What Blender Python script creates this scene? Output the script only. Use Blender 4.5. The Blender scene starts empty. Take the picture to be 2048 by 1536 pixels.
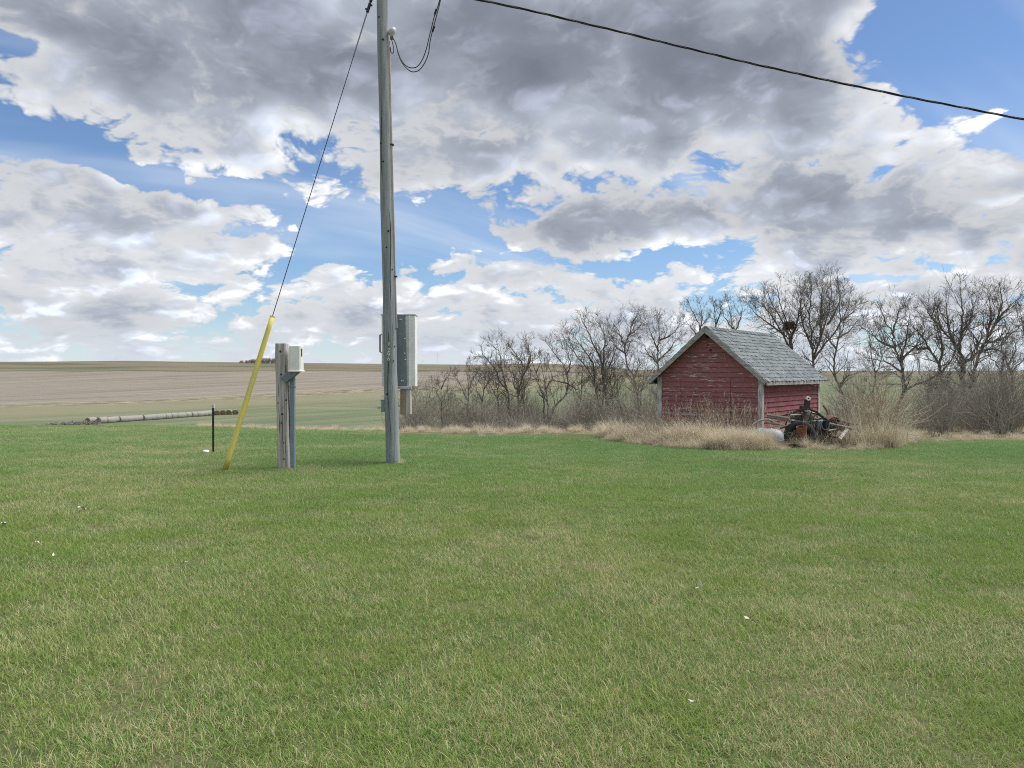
import bpy, bmesh, math, random
import numpy as np
from mathutils import Vector, Matrix, noise as mnoise

# ------------------------------------------------------------------ camera, world, sun, exposure
scene = bpy.context.scene
COL = scene.collection
R = math.radians
PI = math.pi
CAM_H = 1.60
FPX = 1518.0            # focal length in pixels of the 2048 wide photograph
HORIZON = 748.0         # image row of the true horizon

cam_data = bpy.data.cameras.new('camera')
cam = bpy.data.objects.new('camera', cam_data)
COL.objects.link(cam)
cam_data.sensor_fit = 'HORIZONTAL'
cam_data.sensor_width = 36.0
cam_data.lens = 36.0 * FPX / 2048.0
cam_data.clip_start = 0.05
cam_data.clip_end = 20000.0
cam.location = (0.0, 0.0, CAM_H)
cam.rotation_euler = (R(90.0) - math.atan((768.0 - HORIZON) / FPX), 0.0, 0.0)
scene.camera = cam

scene.view_settings.view_transform = 'Standard'
scene.view_settings.look = 'None'
scene.view_settings.exposure = 1.0
scene.view_settings.gamma = 1.0
scene.render.engine = 'CYCLES'
scene.cycles.max_bounces = 5
scene.cycles.diffuse_bounces = 3
scene.cycles.glossy_bounces = 2
scene.cycles.transmission_bounces = 3
scene.cycles.transparent_max_bounces = 6
scene.cycles.use_denoising = False
scene.cycles.pixel_filter_type = 'BLACKMAN_HARRIS'
scene.cycles.filter_width = 1.05
scene.cycles.use_adaptive_sampling = True
scene.cycles.adaptive_threshold = 0.012

SUN_EL, SUN_AZ = 58.0, 78.0       # azimuth measured from straight ahead, to the right


# ---------------------------------------------------------------- node expression helper
class Graph:
    def __init__(self, tree):
        self.t = tree

    def node(self, kind, **props):
        n = self.t.nodes.new(kind)
        for k, v in props.items():
            setattr(n, k, v)
        return n

    def put(self, sock, v):
        if isinstance(v, E):
            self.t.links.new(v.s, sock)
        elif isinstance(v, bpy.types.NodeSocket):
            self.t.links.new(v, sock)
        elif v is not None:
            try:
                sock.default_value = v
            except Exception:
                sock.default_value = (v[0], v[1], v[2], 1.0)

    def math(self, op, a, b=None, c=None, clamp=False):
        n = self.node('ShaderNodeMath', operation=op, use_clamp=clamp)
        for i, v in enumerate((a, b, c)):
            if v is not None:
                self.put(n.inputs[i], v)
        return E(self, n.outputs[0])

    def vmath(self, op, a, b=None, scale=None):
        n = self.node('ShaderNodeVectorMath', operation=op)
        self.put(n.inputs[0], a)
        if b is not None:
            self.put(n.inputs[1], b)
        if scale is not None:
            self.put(n.inputs['Scale'], scale)
        return E(self, n.outputs['Value'] if op in ('DOT_PRODUCT', 'LENGTH', 'DISTANCE') else n.outputs['Vector'])

    def xyz(self, v):
        n = self.node('ShaderNodeSeparateXYZ')
        self.put(n.inputs[0], v)
        return [E(self, o) for o in n.outputs]

    def vec(self, x, y, z=0.0):
        n = self.node('ShaderNodeCombineXYZ')
        for i, v in enumerate((x, y, z)):
            self.put(n.inputs[i], v)
        return E(self, n.outputs[0])

    def noise(self, v, scale=1.0, detail=4.0, rough=0.5, dist=0.0, color=False, lac=2.0):
        n = self.node('ShaderNodeTexNoise')
        if v is not None:
            self.put(n.inputs['Vector'], v)
        self.put(n.inputs['Scale'], scale)
        n.inputs['Detail'].default_value = detail
        n.inputs['Roughness'].default_value = rough
        n.inputs['Distortion'].default_value = dist
        n.inputs['Lacunarity'].default_value = lac
        return E(self, n.outputs['Color' if color else 'Fac'])

    def voronoi(self, v, scale=1.0, feature='F1', rnd=1.0, out='Distance', detail=0.0, rough=0.5):
        n = self.node('ShaderNodeTexVoronoi', feature=feature)
        if v is not None:
            self.put(n.inputs['Vector'], v)
        n.inputs['Scale'].default_value = scale
        n.inputs['Randomness'].default_value = rnd
        if 'Detail' in n.inputs:
            n.inputs['Detail'].default_value = detail
            n.inputs['Roughness'].default_value = rough
        return E(self, n.outputs[out])

    def step(self, v, a, b, lo=0.0, hi=1.0, smooth=True):
        n = self.node('ShaderNodeMapRange', interpolation_type='SMOOTHSTEP' if smooth else 'LINEAR', clamp=True)
        self.put(n.inputs['Value'], v)
        self.put(n.inputs['From Min'], a)
        self.put(n.inputs['From Max'], b)
        self.put(n.inputs['To Min'], lo)
        self.put(n.inputs['To Max'], hi)
        return E(self, n.outputs[0])

    def mix(self, f, a, b, blend='MIX'):
        n = self.node('ShaderNodeMix', data_type='RGBA', blend_type=blend)
        n.clamp_factor = True
        self.put(n.inputs[0], f)
        for s, v in ((n.inputs[6], a), (n.inputs[7], b)):
            if isinstance(v, (tuple, list)):
                s.default_value = (v[0], v[1], v[2], 1.0)
            else:
                self.put(s, v)
        return E(self, n.outputs[2])

    def ramp(self, f, stops, interp='LINEAR'):
        n = self.node('ShaderNodeValToRGB')
        r = n.color_ramp
        r.interpolation = interp
        while len(r.elements) < len(stops):
            r.elements.new(0.5)
        for el, (p, c) in zip(r.elements, stops):
            el.position = p
            el.color = (c[0], c[1], c[2], 1.0) if not isinstance(c, (int, float)) else (c, c, c, 1.0)
        self.put(n.inputs[0], f)
        return E(self, n.outputs[0])


class E:
    def __init__(self, g, s):
        self.g, self.s = g, s

    def __add__(self, o): return self.g.math('ADD', self, o)
    __radd__ = __add__
    def __mul__(self, o): return self.g.math('MULTIPLY', self, o)
    __rmul__ = __mul__
    def __sub__(self, o): return self.g.math('SUBTRACT', self, o)
    def __rsub__(self, o): return self.g.math('SUBTRACT', o, self)
    def __truediv__(self, o): return self.g.math('DIVIDE', self, o)
    def __rtruediv__(self, o): return self.g.math('DIVIDE', o, self)


def px_dir(x, y):
    """unit direction seen at a pixel of the photograph, as azimuth and elevation in degrees"""
    u, v = (x - 1024.0) / FPX, (HORIZON - y) / FPX
    az = math.atan(u)
    el = math.atan(v * math.cos(az))
    return math.degrees(az), math.degrees(el)


# ------------------------------------------------------------------------ sky and sun
def build_world():
    world = bpy.data.worlds.new('World')
    scene.world = world
    world.use_nodes = True
    t = world.node_tree
    t.nodes.clear()
    g = Graph(t)
    out = g.node('ShaderNodeOutputWorld')
    bg = g.node('ShaderNodeBackground')
    bg.inputs['Strength'].default_value = 0.10
    t.links.new(bg.outputs[0], out.inputs[0])
    sky = g.node('ShaderNodeTexSky', sky_type='NISHITA')
    sky.sun_disc = False
    sky.sun_elevation = R(SUN_EL)
    sky.sun_rotation = R(SUN_AZ)
    sky.altitude = 600.0
    sky.air_density = 1.0
    sky.dust_density = 0.6
    sky.ozone_density = 1.6
    tc = g.node('ShaderNodeTexCoord')
    d = g.vmath('NORMALIZE', tc.outputs['Generated'])
    x, y, z = g.xyz(d)
    zp = g.math('MAXIMUM', z, 0.0)
    az = g.math('ARCTAN2', x, y) * (180.0 / PI)
    el = g.math('ARCSINE', z) * (180.0 / PI)
    # cloud plane seen in perspective
    inv = 1.0 / (zp + 0.40)
    p = g.vec(x * inv, y * inv, zp * 0.6)
    # gentle warp of the weather map
    w = g.noise(d, 7.0, 3.0, 0.55, color=True)
    wv = g.vmath('MULTIPLY', g.vmath('SUBTRACT', w, (0.5, 0.5, 0.5)), (9.0, 5.0, 0.0))
    ae = g.vmath('ADD', g.vec(az, el, 0.0), wv)

    def blobs(lst):
        s = None
        for (bx, by, rx, ry, amp) in lst:
            a0, e0 = px_dir(bx, by)
            ra = math.degrees(rx / FPX) * math.cos(R(a0)) ** 2
            re = math.degrees(ry / FPX) * math.cos(R(a0))
            q = g.vmath('MULTIPLY', g.vmath('SUBTRACT', ae, (a0, e0, 0.0)), (1.0 / ra, 1.0 / re, 0.0))
            gss = g.math('POWER', 2.7183, g.math('MULTIPLY', g.vmath('DOT_PRODUCT', q, q), -1.0))
            s = gss * amp if s is None else g.math('MULTIPLY_ADD', gss, amp, s)
        return s

    cover = blobs([
        # blue gaps
        (30, 118, 110, 24, -0.60), (30, 262, 130, 22, -0.72), (290, 326, 120, 22, -0.70), (460, 385, 90, 20, -0.50),
        (640, 440, 110, 24, -0.48), (880, 465, 130, 40, -0.62), (1010, 505, 110, 20, -0.40), (640, 515, 170, 16, -0.25),
        (1890, 60, 250, 125, -1.15), (2200, 130, 260, 110, -0.8), (1290, 510, 120, 22, -0.30), (1760, 565, 120, 14, -0.4),
        (400, 610, 700, 60, 0.14), (1150, 640, 500, 45, 0.12), (350, 520, 400, 50, 0.06),
        # heavy decks
        (330, 70, 380, 100, 0.30), (820, 120, 330, 130, 0.30), (1370, 120, 280, 120, 0.56), (1060, 190, 150, 90, 0.18),
        (1180, 470, 110, 50, 0.34), (1700, 430, 420, 90, 0.22), (240, 440, 280, 60, 0.12), (1800, 540, 220, 50, 0.15),
        (1190, 290, 150, 50, 0.20), (600, 330, 360, 50, -0.04), (900, 330, 160, 50, 0.22), (960, 20, 190, 80, 0.45), (1500, 560, 160, 40, -0.14),
        (1270, 310, 110, 40, 0.14),
    ])
    low = g.step(el, 3.0, 14.0, 1.0, 0.0)
    # rows of small cumulus towards the horizon are seen from the side, the deck overhead from below
    ql = g.vec(az * 0.125, g.math('POWER', g.math('MAXIMUM', el + 2.0, 0.0), 0.8) * 0.62, 0.0)
    wp = g.vmath('MULTIPLY', g.vmath('SUBTRACT', g.noise(p, 5.0, 3.0, 0.6, color=True), (0.5, 0.5, 0.5)), (0.16, 0.16, 0.0))
    pw = g.vmath('ADD', p, wp)
    f1 = g.noise(p, 2.7, 7.0, 0.58, 0.1)
    f2 = g.noise(g.vmath('ADD', p, (0.015, 0.075, 0.015)), 2.7, 3.0, 0.58, 0.1)
    fl = g.noise(ql, 1.25, 6.0, 0.60, 0.3)
    fl2 = g.noise(g.vmath('ADD', ql, (0.03, 0.22, 0.0)), 1.25, 3.0, 0.60, 0.3)
    # cauliflower billows
    qv = g.vmath('SCALE', pw, scale=6.5)
    b1 = g.voronoi(qv, 1.0, 'F1', 1.0, 'Distance', 4.0, 0.62)
    b2 = g.voronoi(g.vmath('ADD', qv, (0.05, 0.30, 0.0)), 1.0, 'F1', 1.0, 'Distance', 1.0, 0.62)
    puff = 0.50 - b1
    shape = (f1 - 0.5) * (2.1 - low * 1.3) + (fl - 0.5) * low * 1.9 + puff * 0.50
    D = 0.525 + low * 0.02 + cover + shape
    m = g.step(D, -0.02, 0.13)
    thick = g.step(D, 0.04, 1.0, smooth=False) * (1.0 - low * 0.42)
    relief = (f1 - f2) * 4.0 * (1.0 - low * 0.6) + (fl - fl2) * low * 4.6 + (b2 - b1) * (0.95 + low * 0.5) + puff * 0.45
    # thin edges glow, thick cores go grey; near the hidden sun more light comes through
    glow = blobs([(1150, 225, 110, 60, 0.34), (520, 300, 420, 70, 0.15), (1560, 560, 330, 60, 0.22), (250, 480, 420, 110, 0.20),
                  (1250, 330, 200, 60, 0.14), (1800, 270, 260, 60, 0.24), (1000, 590, 1100, 90, 0.26)])
    br = g.ramp(thick, [(0.0, (0.94, 0.96, 0.99)), (0.17, (0.84, 0.875, 0.93)), (0.34, (0.53, 0.585, 0.69)),
                        (0.60, (0.345, 0.378, 0.460)), (1.0, (0.245, 0.268, 0.345))])
    rel = g.math('MULTIPLY_ADD', g.math('TANH', relief * 2.0), 0.46, 0.98) * (1.0 + glow)
    cl = g.vmath('SCALE', br, scale=rel * 5.8)
    lum = g.vmath('MULTIPLY', cl, (0.1, 0.1, 0.1))
    cl = g.vmath('DIVIDE', cl, g.vmath('ADD', (0.86, 0.86, 0.86), g.vmath('MULTIPLY', lum, (0.26, 0.26, 0.26))))
    # thin high veil and cirrus streaks
    st = g.noise(g.vmath('ADD', g.vec(x * inv * 0.9 + y * inv * 0.28, y * inv * 3.4 - x * inv * 1.9, 0.0), (3.1, 0.7, 0.0)), 1.1, 4.0, 0.5, 0.3)
    veil = g.step(st, 0.46, 0.78, 0.0, 0.55)
    haze = g.step(el, -0.5, 5.5, 0.55, 0.0)
    skyc = g.mix(1.0, sky.outputs[0], (0.50, 0.57, 0.655), 'MULTIPLY')
    c0 = g.mix(veil, skyc, (4.1, 4.45, 5.0))
    c1 = g.mix(m, c0, cl)
    c2 = g.mix(haze, c1, (3.9, 4.35, 4.95))
    t.links.new(c2.s, bg.inputs['Color'])
    world.cycles.sampling_method = 'MANUAL'
    world.cycles.sample_map_resolution = 256

    sd = bpy.data.lights.new('sun', 'SUN')
    sd.energy = 2.4
    sd.angle = R(40.0)
    sd.color = (1.0, 0.97, 0.93)
    so = bpy.data.objects.new('sun', sd)
    COL.objects.link(so)
    ce = math.cos(R(SUN_EL))
    to_sun = Vector((math.sin(R(SUN_AZ)) * ce, math.cos(R(SUN_AZ)) * ce, math.sin(R(SUN_EL))))
    so.rotation_euler = to_sun.to_track_quat('Z', 'Y').to_euler()
    so.location = (0, 0, 60)


build_world()


# ---------------------------------------------------------------------- mesh helpers
def px(x, y, depth):
    """point seen at a photograph pixel, at a given depth in front of the camera"""
    return Vector(((x - 1024.0) / FPX * depth, depth, CAM_H + (HORIZON - y) / FPX * depth))


class MB:
    def __init__(self):
        self.v, self.f, self.m, self.attr = [], [], [], []

    def add(self, verts, faces, mat=0):
        b = len(self.v)
        self.v.extend([tuple(p) for p in verts])
        for f in faces:
            self.f.append(tuple(b + i for i in f))
            self.m.append(mat)

    def box(self, c, s, rot=None, mat=0):
        hx, hy, hz = s[0] / 2, s[1] / 2, s[2] / 2
        vs = [Vector((sx * hx, sy * hy, sz * hz)) for sz in (-1, 1) for sy in (-1, 1) for sx in (-1, 1)]
        if rot is not None:
            vs = [rot @ v for v in vs]
        c = Vector(c)
        self.add([v + c for v in vs], [(0, 2, 3, 1), (4, 5, 7, 6), (0, 1, 5, 4), (2, 6, 7, 3), (0, 4, 6, 2), (1, 3, 7, 5)], mat)

    def tube(self, pts, rad, sides=6, caps=True, mat=0):
        pts = [Vector(p) for p in pts]
        n = len(pts)
        if not hasattr(rad, '__len__'):
            rad = [rad] * n
        b = len(self.v)
        t = (pts[1] - pts[0]).normalized()
        u = t.orthogonal().normalized()
        for i in range(n):
            if 0 < i < n - 1:
                t2 = (pts[i + 1] - pts[i - 1])
            elif i == 0:
                t2 = pts[1] - pts[0]
            else:
                t2 = pts[-1] - pts[-2]
            t2 = t2.normalized()
            u = (u - t2 * u.dot(t2))
            u = u.normalized() if u.length > 1e-6 else t2.orthogonal().normalized()
            w = t2.cross(u)
            r = rad[i]
            for k in range(sides):
                a = 2 * PI * k / sides
                q = pts[i] + u * (math.cos(a) * r) + w * (math.sin(a) * r)
                self.v.append((q.x, q.y, q.z))
        for i in range(n - 1):
            for k in range(sides):
                k2 = (k + 1) % sides
                self.f.append((b + i * sides + k, b + i * sides + k2, b + (i + 1) * sides + k2, b + (i + 1) * sides + k))
                self.m.append(mat)
        if caps:
            self.f.append(tuple(b + k for k in reversed(range(sides))))
            self.f.append(tuple(b + (n - 1) * sides + k for k in range(sides)))
            self.m += [mat, mat]

    def lathe(self, prof, sides=24, mat=0, close=True):
        b = len(self.v)
        for (r, z) in prof:
            for k in range(sides):
                a = 2 * PI * k / sides
                self.v.append((r * math.cos(a), r * math.sin(a), z))
        for i in range(len(prof) - 1):
            for k in range(sides):
                k2 = (k + 1) % sides
                self.f.append((b + i * sides + k, b + i * sides + k2, b + (i + 1) * sides + k2, b + (i + 1) * sides + k))
                self.m.append(mat)
        if close:
            self.f.append(tuple(b + k for k in reversed(range(sides))))
            e = b + (len(prof) - 1) * sides
            self.f.append(tuple(e + k for k in range(sides)))
            self.m += [mat, mat]

    def mesh(self, name, mats, smooth=False):
        me = bpy.data.meshes.new(name)
        me.from_pydata(self.v, [], self.f)
        for m in (mats if isinstance(mats, (list, tuple)) else [mats]):
            me.materials.append(m)
        if any(self.m):
            me.polygons.foreach_set('material_index', self.m)
        if smooth:
            me.polygons.foreach_set('use_smooth', [True] * len(me.polygons))
        me.update()
        return me

    def build(self, name, mats, parent=None, smooth=False, bevel=0.0):
        me = self.mesh(name, mats, smooth)
        if bevel:
            bm = bmesh.new()
            bm.from_mesh(me)
            bmesh.ops.bevel(bm, geom=bm.edges[:], offset=bevel, segments=1, affect='EDGES', clamp_overlap=True)
            bm.to_mesh(me)
            bm.free()
        return obj(name, me, parent)


def obj(name, me, parent=None, loc=None, rot=None):
    o = bpy.data.objects.new(name, me)
    COL.objects.link(o)
    if parent is not None:
        o.parent = parent
    if loc is not None:
        o.location = loc
    if rot is not None:
        o.rotation_euler = rot
    return o


def tag(o, label=None, cat=None, group=None, kind=None):
    if label:
        o['label'] = label
    if cat:
        o['category'] = cat
    if group:
        o['group'] = group
    if kind:
        o['kind'] = kind
    return o


def thing(name, label, cat, loc=(0, 0, 0), rotz=0.0, group=None):
    o = bpy.data.objects.new(name, None)
    COL.objects.link(o)
    o.location = loc
    o.rotation_euler = (0, 0, rotz)
    o.empty_display_size = 0.2
    return tag(o, label, cat, group)


# ---------------------------------------------------------------------- materials
def material(name, fn, rough=0.8, spec=0.25, metal=0.0, bump=None):
    m = bpy.data.materials.new(name)
    m.use_nodes = True
    t = m.node_tree
    bsdf = t.nodes['Principled BSDF']
    g = Graph(t)
    tc = g.node('ShaderNodeTexCoord')
    g.obj = tc.outputs['Object']
    g.geo = g.node('ShaderNodeNewGeometry')
    g.pos = g.geo.outputs['Position']
    g.rnd = E(g, g.node('ShaderNodeObjectInfo').outputs['Random'])
    col = fn(g)
    bmp = None
    if isinstance(col, tuple) and len(col) == 2 and isinstance(col[0], (E, tuple)):
        col, bmp = col
    g.put(bsdf.inputs['Base Color'], col if isinstance(col, E) else (col[0], col[1], col[2], 1.0))
    bsdf.inputs['Roughness'].default_value = rough
    bsdf.inputs['Specular IOR Level'].default_value = spec
    bsdf.inputs['Metallic'].default_value = metal
    if bmp is not None:
        bn = g.node('ShaderNodeBump')
        bn.inputs['Strength'].default_value = 0.6
        bn.inputs['Distance'].default_value = bump or 0.01
        g.put(bn.inputs['Height'], bmp)
        t.links.new(bn.outputs[0], bsdf.inputs['Normal'])
    return m


def sv(g, v, s):
    return g.vmath('MULTIPLY', v, s)


def M_ground(g):
    x, y, z = g.xyz(g.pos)
    big = g.noise(g.pos, 0.05, 5.0, 0.6)
    mid = g.noise(g.pos, 0.9, 5.0, 0.6)
    fine = g.noise(g.pos, 14.0, 4.0, 0.6)
    # thatch under the lawn
    lawn = g.mix(fine, (0.050, 0.080, 0.024), (0.125, 0.130, 0.055))
    lawn = g.mix(g.step(mid, 0.45, 0.7), lawn, (0.15, 0.135, 0.075))
    tan = g.mix(fine, (0.20, 0.165, 0.095), (0.30, 0.25, 0.155))
    dist = g.vmath('LENGTH', g.vmath('MULTIPLY', g.pos, (1.0, 1.0, 0.0)))
    near = g.mix(g.step(dist + (mid - 0.5) * 3.0, 21.0, 25.0), lawn, tan)
    # hay meadow on the valley floor: green with drier streaks drawn out along the mowing lines
    u = x * 0.853 - y * 0.522        # across the field edge
    v = x * 0.522 + y * 0.853        # along it
    sw = g.noise(g.vec(u * 0.085, v * 0.011, 0.0), 1.0, 6.0, 0.62)
    sw2 = g.noise(g.vec(x * 0.012, y * 0.035, 3.0), 1.0, 5.0, 0.6)
    meadow = g.mix(g.step(sw, 0.38, 0.64), (0.118, 0.146, 0.080), (0.175, 0.184, 0.110))
    meadow = g.mix(g.step(sw2, 0.55, 0.72, 0.0, 0.8), meadow, (0.215, 0.205, 0.132))
    lefty = g.step(u, -262.0, -205.0, 1.0, 0.0)
    meadow = g.mix(lefty * g.step(sw2, 0.30, 0.55, 0.35, 0.85), meadow, (0.225, 0.205, 0.132))
    c = g.mix(g.step(dist, 60.0, 120.0), near, meadow)
    # tilled field beyond a straight edge
    e = (u + 317.0) * -1.0 + (big - 0.5) * 9.0     # > 0 beyond the edge
    fur = g.noise(g.vec(u * 0.40, v * 0.010, 1.0), 1.0, 5.0, 0.6)
    fur2 = g.noise(g.vec(u * 0.05, v * 0.006, 7.0), 1.0, 4.0, 0.55)
    til = g.mix(g.step(fur, 0.34, 0.66), (0.178, 0.156, 0.126), (0.268, 0.236, 0.196))
    til = g.mix(g.step(fur2, 0.40, 0.62), til, (0.232, 0.203, 0.156))
    til = g.mix(g.step(fur2, 0.58, 0.63, 0.0, 0.6), til, (0.150, 0.125, 0.108))
    fur3 = g.noise(g.vec(u * 0.065 + v * 0.006, v * 0.0022, 11.0), 1.0, 3.0, 0.65)
    til = g.mix(g.step(fur3, 0.57, 0.61, 0.0, 0.55), til, (0.165, 0.138, 0.120))
    til = g.mix(g.step(fur3, 0.43, 0.38, 0.0, 0.45), til, (0.315, 0.280, 0.222))
    rough = g.mix(g.step(g.noise(g.vec(u * 0.22, v * 0.07, 0.0), 1.0, 5.0, 0.75), 0.40, 0.60), (0.105, 0.092, 0.060), (0.33, 0.285, 0.195))
    c = g.mix(g.step(e, -30.0, -8.0), c, rough)
    c = g.mix(g.step(e, 5.0, 12.0), c, til)
    # pasture on the far ridge
    pas = g.noise(g.vec(x * 0.004, y * 0.010, 2.0), 1.0, 5.0, 0.6)
    pc = g.mix(g.step(pas, 0.36, 0.54), (0.092, 0.104, 0.062), (0.185, 0.155, 0.108))
    hb = g.noise(g.vec(x * 0.0025, y * 0.0015, 5.0), 1.0, 3.0, 0.5)
    ed = dist + (hb - 0.5) * 260.0
    c = g.mix(g.step(ed, 866.0, 874.0), c, g.mix(g.step(ed, 874.0, 900.0), (0.075, 0.075, 0.055), pc))
    return c, fine


MAT = {}


def mk(name, fn, **kw):
    MAT[name] = material(name, fn, **kw)


def wood_grain(dark, light, sc=(14, 14, 0.9), streak=(0.05, 0.045, 0.04)):
    def fn(g):
        a = g.noise(sv(g, g.obj, sc), 1.6, 6.0, 0.65, 0.4)
        b = g.noise(sv(g, g.obj, (sc[0] * 4, sc[1] * 4, sc[2] * 0.5)), 1.0, 3.0, 0.6)
        c = g.mix(g.step(a, 0.30, 0.70), dark, light)
        c = g.mix(g.step(b, 0.62, 0.74, 0.0, 0.8), c, streak)
        return c, a + b * 0.6
    return fn


def M_red(g):
    # worn barn red with the old coat flaking off in thin horizontal streaks
    pe = g.vmath('ADD', g.obj, g.vec(g.rnd * 37.0, 0.0, g.rnd * 11.0))
    a = g.noise(sv(g, pe, (2.6, 2.6, 30.0)), 1.5, 7.0, 0.68, 0.2)
    zone = g.noise(sv(g, pe, (1.5, 1.5, 3.0)), 1.0, 3.0, 0.5)
    tone = g.noise(pe, 5.0, 4.0, 0.6)
    red = g.mix(tone, (0.255, 0.100, 0.102), (0.375, 0.158, 0.156))
    red = g.mix(g.rnd * 0.55, red, (0.225, 0.098, 0.100))
    flake = g.step(a + (zone - 0.5) * 0.42, 0.588, 0.63)
    wood = g.mix(tone, (0.46, 0.43, 0.42), (0.76, 0.73, 0.71))
    c = g.mix(flake, red, wood)
    z = g.xyz(g.pos)[2]
    splash = g.step(z + (zone - 0.5) * 0.4, 0.10, 0.50, 0.65, 0.0)
    return g.mix(splash, c, (0.16, 0.120, 0.115)), a


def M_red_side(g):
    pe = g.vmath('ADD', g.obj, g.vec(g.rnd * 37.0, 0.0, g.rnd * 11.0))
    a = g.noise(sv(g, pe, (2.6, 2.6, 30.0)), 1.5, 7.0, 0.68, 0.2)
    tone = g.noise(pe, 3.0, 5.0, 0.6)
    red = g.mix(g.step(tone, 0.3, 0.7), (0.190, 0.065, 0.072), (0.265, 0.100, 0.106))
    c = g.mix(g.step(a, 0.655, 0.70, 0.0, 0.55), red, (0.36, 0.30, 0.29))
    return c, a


def M_trim(g):
    a = g.noise(sv(g, g.obj, (9, 9, 1.4)), 2.0, 6.0, 0.7, 0.3)
    c = g.mix(g.step(a, 0.36, 0.62), (0.27, 0.262, 0.25), (0.62, 0.61, 0.59))
    return g.mix(g.step(a, 0.70, 0.76), c, (0.10, 0.09, 0.085)), a


def M_rake(g):
    a = g.noise(sv(g, g.obj, (1.6, 9, 9)), 2.0, 6.0, 0.7, 0.3)
    c = g.mix(g.step(a, 0.34, 0.62), (0.20, 0.195, 0.185), (0.43, 0.42, 0.40))
    return g.mix(g.step(a, 0.68, 0.76), c, (0.10, 0.09, 0.085)), a


def M_shingle(g):
    a = g.noise(g.pos, 9.0, 5.0, 0.65)
    b = g.noise(g.pos, 60.0, 3.0, 0.6)
    zone = g.noise(g.pos, 1.3, 4.0, 0.6)
    c = g.mix(g.rnd, (0.115, 0.134, 0.140), (0.200, 0.222, 0.226))
    c = g.mix(g.step(a, 0.45, 0.70, 0.0, 0.7), c, (0.245, 0.262, 0.262))
    c = g.mix(g.step(zone, 0.52, 0.70, 0.0, 0.55), c, (0.165, 0.170, 0.138))
    c = g.mix(g.step(b, 0.60, 0.72, 0.0, 0.55), c, (0.09, 0.10, 0.10))
    return c, b


def rusty(base, rust=(0.15, 0.06, 0.03), lo=0.42, hi=0.62, scale=9.0):
    def fn(g):
        a = g.noise(g.obj, scale, 6.0, 0.68)
        b = g.noise(g.obj, scale * 4, 4.0, 0.6)
        c = g.mix(b, rust, (rust[0] * 0.45, rust[1] * 0.5, rust[2] * 0.6))
        return g.mix(g.step(a, lo, hi), base, c), b
    return fn


def M_galv(g):
    a = g.voronoi(g.obj, 34.0, 'F1', 1.0, 'Color')
    b = g.noise(g.obj, 5.0, 5.0, 0.6)
    c = g.mix(a, (0.235, 0.262, 0.285), (0.37, 0.40, 0.43))
    return g.mix(g.step(b, 0.52, 0.72, 0.0, 0.5), c, (0.27, 0.255, 0.235))


def paint(c, c2=None, scale=4.0):
    def fn(g):
        a = g.noise(g.obj, scale, 5.0, 0.6)
        return g.mix(g.step(a, 0.35, 0.7), c, c2 or tuple(k * 0.78 for k in c))
    return fn


def M_bark(g):
    a = g.noise(sv(g, g.pos, (9, 9, 2.2)), 1.6, 5.0, 0.65)
    c = g.mix(g.step(a, 0.3, 0.7), (0.105, 0.098, 0.088), (0.275, 0.258, 0.232))
    return c, a


def M_twig(g):
    a = g.noise(g.pos, 1.2, 3.0, 0.6)
    return g.mix(a, (0.105, 0.094, 0.082), (0.200, 0.176, 0.148))


def M_brush(g):
    a = g.noise(g.pos, 0.9, 3.0, 0.6)
    b = g.noise(g.pos, 7.0, 3.0, 0.6)
    c = g.mix(a, (0.215, 0.200, 0.175), (0.365, 0.335, 0.285))
    return g.mix(g.step(b, 0.5, 0.75, 0.0, 0.6), c, (0.42, 0.375, 0.30))


def M_bale(g):
    a = g.noise(sv(g, g.obj, (5, 1.6, 1.6)), 1.6, 5.0, 0.6)
    c = g.mix(a, (0.205, 0.195, 0.168), (0.33, 0.318, 0.285))
    return g.mix(g.rnd * 0.25, c, (0.33, 0.31, 0.26)), a


def M_bale_end(g):
    r = g.vmath('LENGTH', sv(g, g.obj, (0.0, 1.0, 1.0)))
    a = g.noise(g.obj, 7.0, 5.0, 0.7)
    w = g.math('SINE', r * 46.0 + a * 5.0)
    return g.mix(w * 0.5 + 0.5, (0.105, 0.078, 0.055), (0.205, 0.155, 0.105)), a


mk('ground', M_ground, rough=0.95, spec=0.1, bump=0.01)
mk('pole_wood', wood_grain((0.205, 0.224, 0.230), (0.345, 0.370, 0.374), (16, 16, 0.8), (0.075, 0.078, 0.078)), rough=0.85, spec=0.15, bump=0.012)
mk('post_wood', wood_grain((0.30, 0.275, 0.255), (0.58, 0.54, 0.50), (12, 12, 0.7), (0.07, 0.06, 0.055)), rough=0.85, spec=0.15, bump=0.012)
mk('old_plank', wood_grain((0.20, 0.19, 0.17), (0.44, 0.42, 0.375), (2.0, 14, 14), (0.08, 0.07, 0.06)), rough=0.9, spec=0.1, bump=0.01)
mk('red_paint', M_red, rough=0.75, spec=0.2, bump=0.006)
mk('red_paint_side', M_red_side, rough=0.7, spec=0.2, bump=0.005)
mk('trim_paint', M_trim, rough=0.8, spec=0.2, bump=0.006)
mk('rake_paint', M_rake, rough=0.8, spec=0.2, bump=0.006)
mk('shingle', M_shingle, rough=0.9, spec=0.15, bump=0.006)
mk('dark_wood', paint((0.045, 0.038, 0.034)), rough=0.9, spec=0.1)
mk('galvanised', M_galv, rough=0.6, spec=0.3, metal=0.2)
mk('steel_grey', paint((0.55, 0.555, 0.555), (0.44, 0.45, 0.455)), rough=0.5, spec=0.4, metal=0.15)
mk('steel_light', paint((0.86, 0.86, 0.84), (0.74, 0.745, 0.735)), rough=0.5, spec=0.4, metal=0.1)
mk('steel_blue', paint((0.205, 0.240, 0.265), (0.165, 0.195, 0.220)), rough=0.5, spec=0.4, metal=0.2)
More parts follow.
